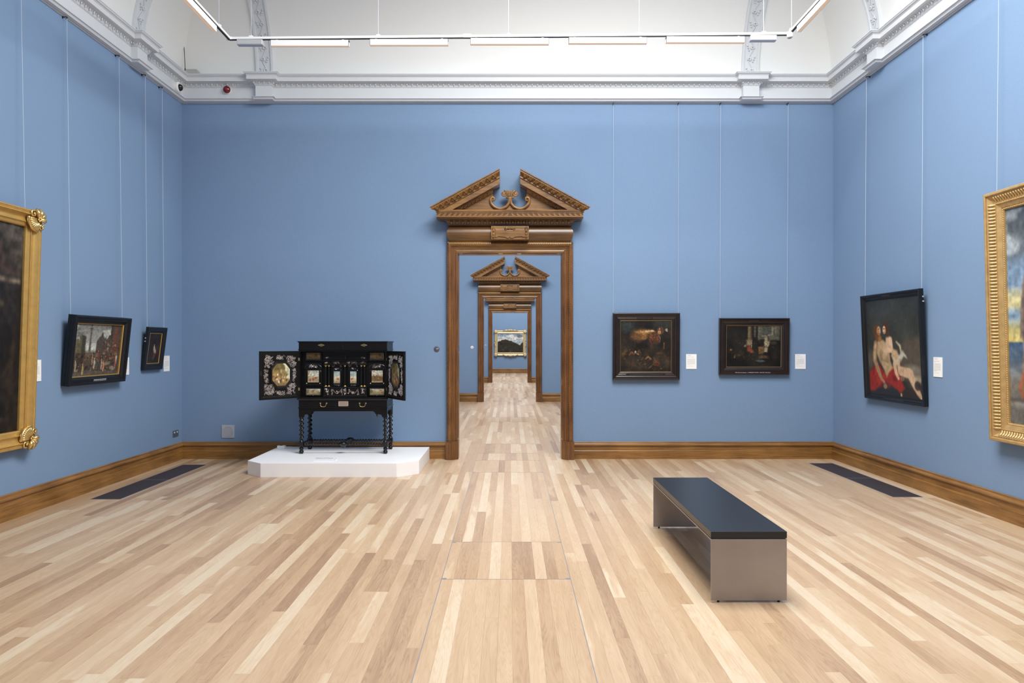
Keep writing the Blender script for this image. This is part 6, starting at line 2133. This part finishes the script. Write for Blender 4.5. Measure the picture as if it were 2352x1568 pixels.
pL, pR = (tl[0], 0, ztr(tl[0])), (tr[0], 0, ztr(tr[0]))
pLf, pRf = (tl[0], -6.6, ztr(tl[0])), (tr[0], -6.6, ztr(tr[0]))
for a_, b_ in ((pL, pR), (pLf, pL), (pR, pRf)):
    ra = bar(a_, b_, 0.017, -0.004, 0.022, 'rail', M_TRACK, t)
    bar(a_, b_, 0.012, -0.011, -0.003, 'groove', M_GROOVE, ra)
for p in (pL, pR):
    MB().box(p[0] - 0.035, p[0] + 0.035, -0.019, 0.019, p[2] - 0.006, p[2] + 0.024).build('corner_joint', M_TRACK, t)
x = P(1073, 82, TY)[0]
MB().box(x - 0.045, x + 0.045, -0.021, 0.021, ztr(x) - 0.008, ztr(x) + 0.030).build('coupler', M_TRACK, t)
hang_x = [P(px_, 80, TY)[0] for px_ in (577, 869, 1168, 1468, 1754)]
spots = [(x, 0.0, ztr(x)) for x in hang_x] + [(tl[0], tl[0] * -FPX / (PX0 - 503) - TY, ztr(tl[0])), (tr[0], tr[0] * FPX / (1823 - PX0) - TY + 0.06, ztr(tr[0]))]
for x, y, z in spots:
    MB().box(x - 0.022, x + 0.022, y - 0.016, y + 0.016, z + 0.020, z + 0.036).lathe([(0.010, 0.036), (0.005, 0.046)], (x, y, z), 'z', 8).build('suspension_clip', M_TRACK, t)
    yy = TY + y
    o_ = max(0.0, min(YB - yy, x - XL, XR - x) - COVE_O)
    zc = COVE_Z + (math.sqrt(max(0.0, COVE_R ** 2 - (COVE_R - o_) ** 2)) if o_ < COVE_R else COVE_R)
    MB().tube([(x, y, z + 0.04), (x, y, zc - 5.10)], 0.0022, 6).build('suspension_wire', M_CABLE, t)

lw = ['second from the dome camera corner', '', '', '', '']
ends = [(622.5, 802), (850, 1029.5), (1080.5, 1260), (1306, 1485), (1529.5, 1710)]
fl = ['white linear light on the back track, beside the silver box at the dome camera end',
      'white linear light on the back track, second from the dome camera end',
      'white linear light on the back track, the middle one of five over the doorway',
      'white linear light on the back track, second from the corner with the small sensor',
      'white linear light on the back track, beside the silver box at the sensor end']


def fixture(label, org, rotz, L, tilt=0.0):
    t = thing('linear_light', label, 'light', org, 'white linear lights on the track')
    t.rotation_euler = (0, 0, rotz)
    h, d = 0.066, 0.046
    # housing: a shallow trough open below
    m = MB()
    m.rings([[(-L / 2, a, b_) for a, b_ in ((-d / 2, 0), (-d / 2, -h), (-d / 2 + 0.004, -h), (-d / 2 + 0.004, -0.02), (d / 2 - 0.004, -0.02), (d / 2 - 0.004, -h), (d / 2, -h), (d / 2, 0))],
             [(L / 2, a, b_) for a, b_ in ((-d / 2, 0), (-d / 2, -h), (-d / 2 + 0.004, -h), (-d / 2 + 0.004, -0.02), (d / 2 - 0.004, -0.02), (d / 2 - 0.004, -h), (d / 2, -h), (d / 2, 0))]])
    m.box(-L / 2, -L / 2 + 0.004, -d / 2, d / 2, -h, 0).box(L / 2 - 0.004, L / 2, -d / 2, d / 2, -h, 0)
    m.build('housing', M_TRACK, t)
    MB().box(-L / 2 + 0.006, L / 2 - 0.006, -d / 2 + 0.005, d / 2 - 0.005, -h + 0.002, -0.024).build('diffuser', M_WARM, t)
    for q in (-L / 2 + 0.07, L / 2 - 0.07):
        MB().box(q - 0.012, q + 0.012, -0.010, 0.010, 0.0, 0.012).build('track_adapter', M_ALU, t)
    return t


for i, (pa, pb) in enumerate(ends):
    xa, xb = P(pa, 90, TY)[0], P(pb, 90, TY)[0]
    xm = (xa + xb) / 2
    fixture(fl[i], (xm, TY, 5.10 + ztr(xm) - 0.024), 0, xb - xa)
fixture('white linear light on the side track over the wall with the crowd scene', (tl[0] - 0.005, 7.52 - 0.45, 5.10 + ztr(tl[0]) - 0.024), PI / 2, 0.905)
fixture('white linear light on the side track over the wall with the bearded man painting', (tr[0] + 0.005, 7.64 - 0.45, 5.10 + ztr(tr[0]) - 0.024), PI / 2, 0.905)
for (pa, pb), lab in (((546, 605), 'silver driver box under the lighting track at its dome camera end'), ((1722, 1782), 'silver driver box under the lighting track at its sensor end')):
    xa, xb = P(pa, 90, TY)[0], P(pb, 90, TY)[0]
    xm = (xa + xb) / 2
    d = thing('driver_box', lab, 'box', (xm, TY, 5.10 + ztr(xm) - 0.014))
    w_ = (xb - xa) / 2
    MB().box(-w_, w_, -0.035, 0.035, -0.062, 0.0).build('case', M_ALU, d, bevel=0.007)
    MB().box(-w_ + 0.012, w_ - 0.012, -0.037, -0.034, -0.052, -0.012).build('front_panel', M_ALU, d)
x, y, z = P(1814, 82, TY - 0.12)
d = thing('track_sensor', 'small white cylindrical sensor under the corner of the lighting track', 'sensor', (x + 0.0, y, 5.10 + ztr(tr[0]) - 0.012))
MB().lathe([(0.0, 0.0), (0.010, 0.0), (0.010, -0.016), (0.027, -0.020), (0.031, -0.026), (0.033, -0.072), (0.028, -0.078), (0.0, -0.078)], (0, 0, 0), 'z', 18).build('body', M_WHITEPL, d, smooth=True, angle=0.6)
MB().lathe([(0.026, -0.0785), (0.020, -0.083), (0.001, -0.085)], (0, 0, 0), 'z', 18).build('lens', M_GREYPL, d, smooth=True)

# ------------------------------------------------------------------ small devices
# dome camera on the frieze
d = thing('security_camera', 'white dome security camera on the cornice frieze in the room corner', 'camera', (XL + 0.04, 9.21, 5.050))
MB().lathe([(0.0, 0.0), (0.072, 0.0), (0.074, 0.006), (0.074, 0.048), (0.062, 0.060), (0.0, 0.062)], (0, 0, 0), 'x', 24).build('housing', M_WHITEPL, d, smooth=True, angle=0.6)
MB().ell((0.062, -0.012, -0.006), (0.040, 0.046, 0.046), 18, 10).build('dome', M_DOME, d, smooth=True)
# red sounder
d = thing('alarm_sounder', 'round dark red fire alarm sounder on the cornice frieze', 'alarm', (-3.897, YB - 0.04, 5.088))
MB().lathe([(0.0, 0.0), (0.050, 0.0), (0.052, -0.012), (0.049, -0.018), (0.0, -0.018)], (0, 0, 0), 'y', 24).build('base', M_WHITEPL, d, smooth=True, angle=0.6)
MB().lathe([(0.049, -0.018), (0.048, -0.040), (0.038, -0.054), (0.018, -0.060), (0.014, -0.064), (0.0, -0.065)], (0, 0.0, 0.003), 'y', 24).build('lens', M_RED, d, smooth=True, angle=0.7)
# aerial and its box on top of the cornice
a0 = P(426, 163, 9.33); a1_ = P(422.7, 101, 9.33)
zs = 5.279
d = thing('aerial', 'thin black aerial standing on top of the cornice in the corner', 'aerial', (a0[0], 9.33, zs))
hgt = a1_[2] - a0[2] + 0.02
dx = a1_[0] - a0[0]
MB().tube([(0, 0, 0), (dx * 0.1, 0, 0.03), (dx * 0.25, 0, 0.08)], [0.013, 0.013, 0.006], 8).build('base', M_RUBBER, d, smooth=True)
MB().tube([(dx * 0.22, 0, 0.07), (dx * 0.5, 0, hgt * 0.5), (dx, 0, hgt)], 0.0042, 6).build('whip', M_RUBBER, d)
MB().ell((dx, 0, hgt), (0.006, 0.006, 0.006), 6, 4).build('tip', M_RUBBER, d)
xa, xb = P(430, 160, 9.36)[0], P(457, 160, 9.36)[0]
d = thing('receiver_box', 'flat pale grey receiver box on top of the cornice beside the aerial', 'receiver', ((xa + xb) / 2, 9.36, zs))
w_ = (xb - xa) / 2
MB().rings([[(-w_, -0.05, 0), (w_ + 0.012, -0.05, 0), (w_ + 0.012, 0.05, 0), (-w_, 0.05, 0)], [(-w_, -0.05, 0.058), (w_ - 0.012, -0.05, 0.058), (w_ - 0.012, 0.05, 0.058), (-w_, 0.05, 0.058)]]).build('case', plain('receiver_grey', srgb(168, 172, 170), 0.6), d)
# loudspeaker plate
d = thing('wall_speaker', 'square grey flush speaker plate with a round grille, low on the wall', 'speaker', (-3.906, YB, 0.376))
MB().box(-0.089, 0.089, -0.008, 0.0, -0.089, 0.089).build('plate', M_GREYPL, d, bevel=0.004)
MB().lathe([(0.070, -0.008), (0.070, -0.0105), (0.066, -0.0105), (0.064, -0.007)], (0, 0, 0), 'y', 36).build('ring', M_GREYPL, d, smooth=True, angle=0.5)
MB().lathe([(0.0, -0.0085), (0.064, -0.0085), (0.064, -0.002), (0.0, -0.002)], (0, 0, 0), 'y', 36).build('grille', plain('speaker_mesh', srgb(168, 172, 184), 0.55, bump=0.5, scale=320), d)
# double socket on the side wall
d = thing('wall_socket', 'small dark metal double socket low on the side wall by the corner', 'socket', (XL, 9.28, 0.374))
MB().box(0.0, 0.008, -0.074, 0.074, -0.043, 0.043).build('plate', M_SOCKET, d, bevel=0.002)
for s in (-0.036, 0.036):
    MB().box(0.008, 0.010, s - 0.012, s + 0.010, 0.008, 0.026).build('switch', M_WHITEPL, d)
    MB().box(0.008, 0.0088, s - 0.005, s + 0.005, -0.004, 0.006).box(0.008, 0.0088, s - 0.014, s - 0.006, -0.022, -0.016).box(0.008, 0.0088, s + 0.006, s + 0.014, -0.022, -0.016).build('pin_holes', M_RUBBER, d)


# round contact plates beside the doorways
def disc(label, x, z, y, r, mat, mark, rot):
    d = thing('door_button', label, 'button', (x, y, z))
    MB().lathe([(0.0, -0.008), (r * 0.9, -0.008), (r, -0.006), (r, 0.0), (0.0, 0.0)][::-1], (0, 0, 0), 'y', 24).build('plate', mat, d, smooth=True, angle=0.5)
    c_, s_ = math.cos(rot), math.sin(rot)
    q = [(-0.002, -0.006), (r * 0.80, 0.0), (r * 0.7, 0.006), (-0.004, 0.006)]
    MB().prism([(a * c_ - b * s_, a * s_ + b * c_) for a, b in q], lambda a, b, w: (a, w, b), -0.008, -0.0095).build('pointer', mark, d)


disc('dark round button plate on the wall beside the near doorway', -1.014, 1.520, DOOR_Y[0], 0.039, M_DARKDISC, M_GREYPL, 0.25)
disc('white round button plate beside the second doorway', -1.034, 1.486, DOOR_Y[1], 0.042, M_WHITEPL, M_BRASS, -1.2)
disc('grey round button plate beside the third doorway', -0.990, 1.512, DOOR_Y[2], 0.038, M_GREYPL, M_BRASS, -1.2)

bpy.context.view_layer.update()
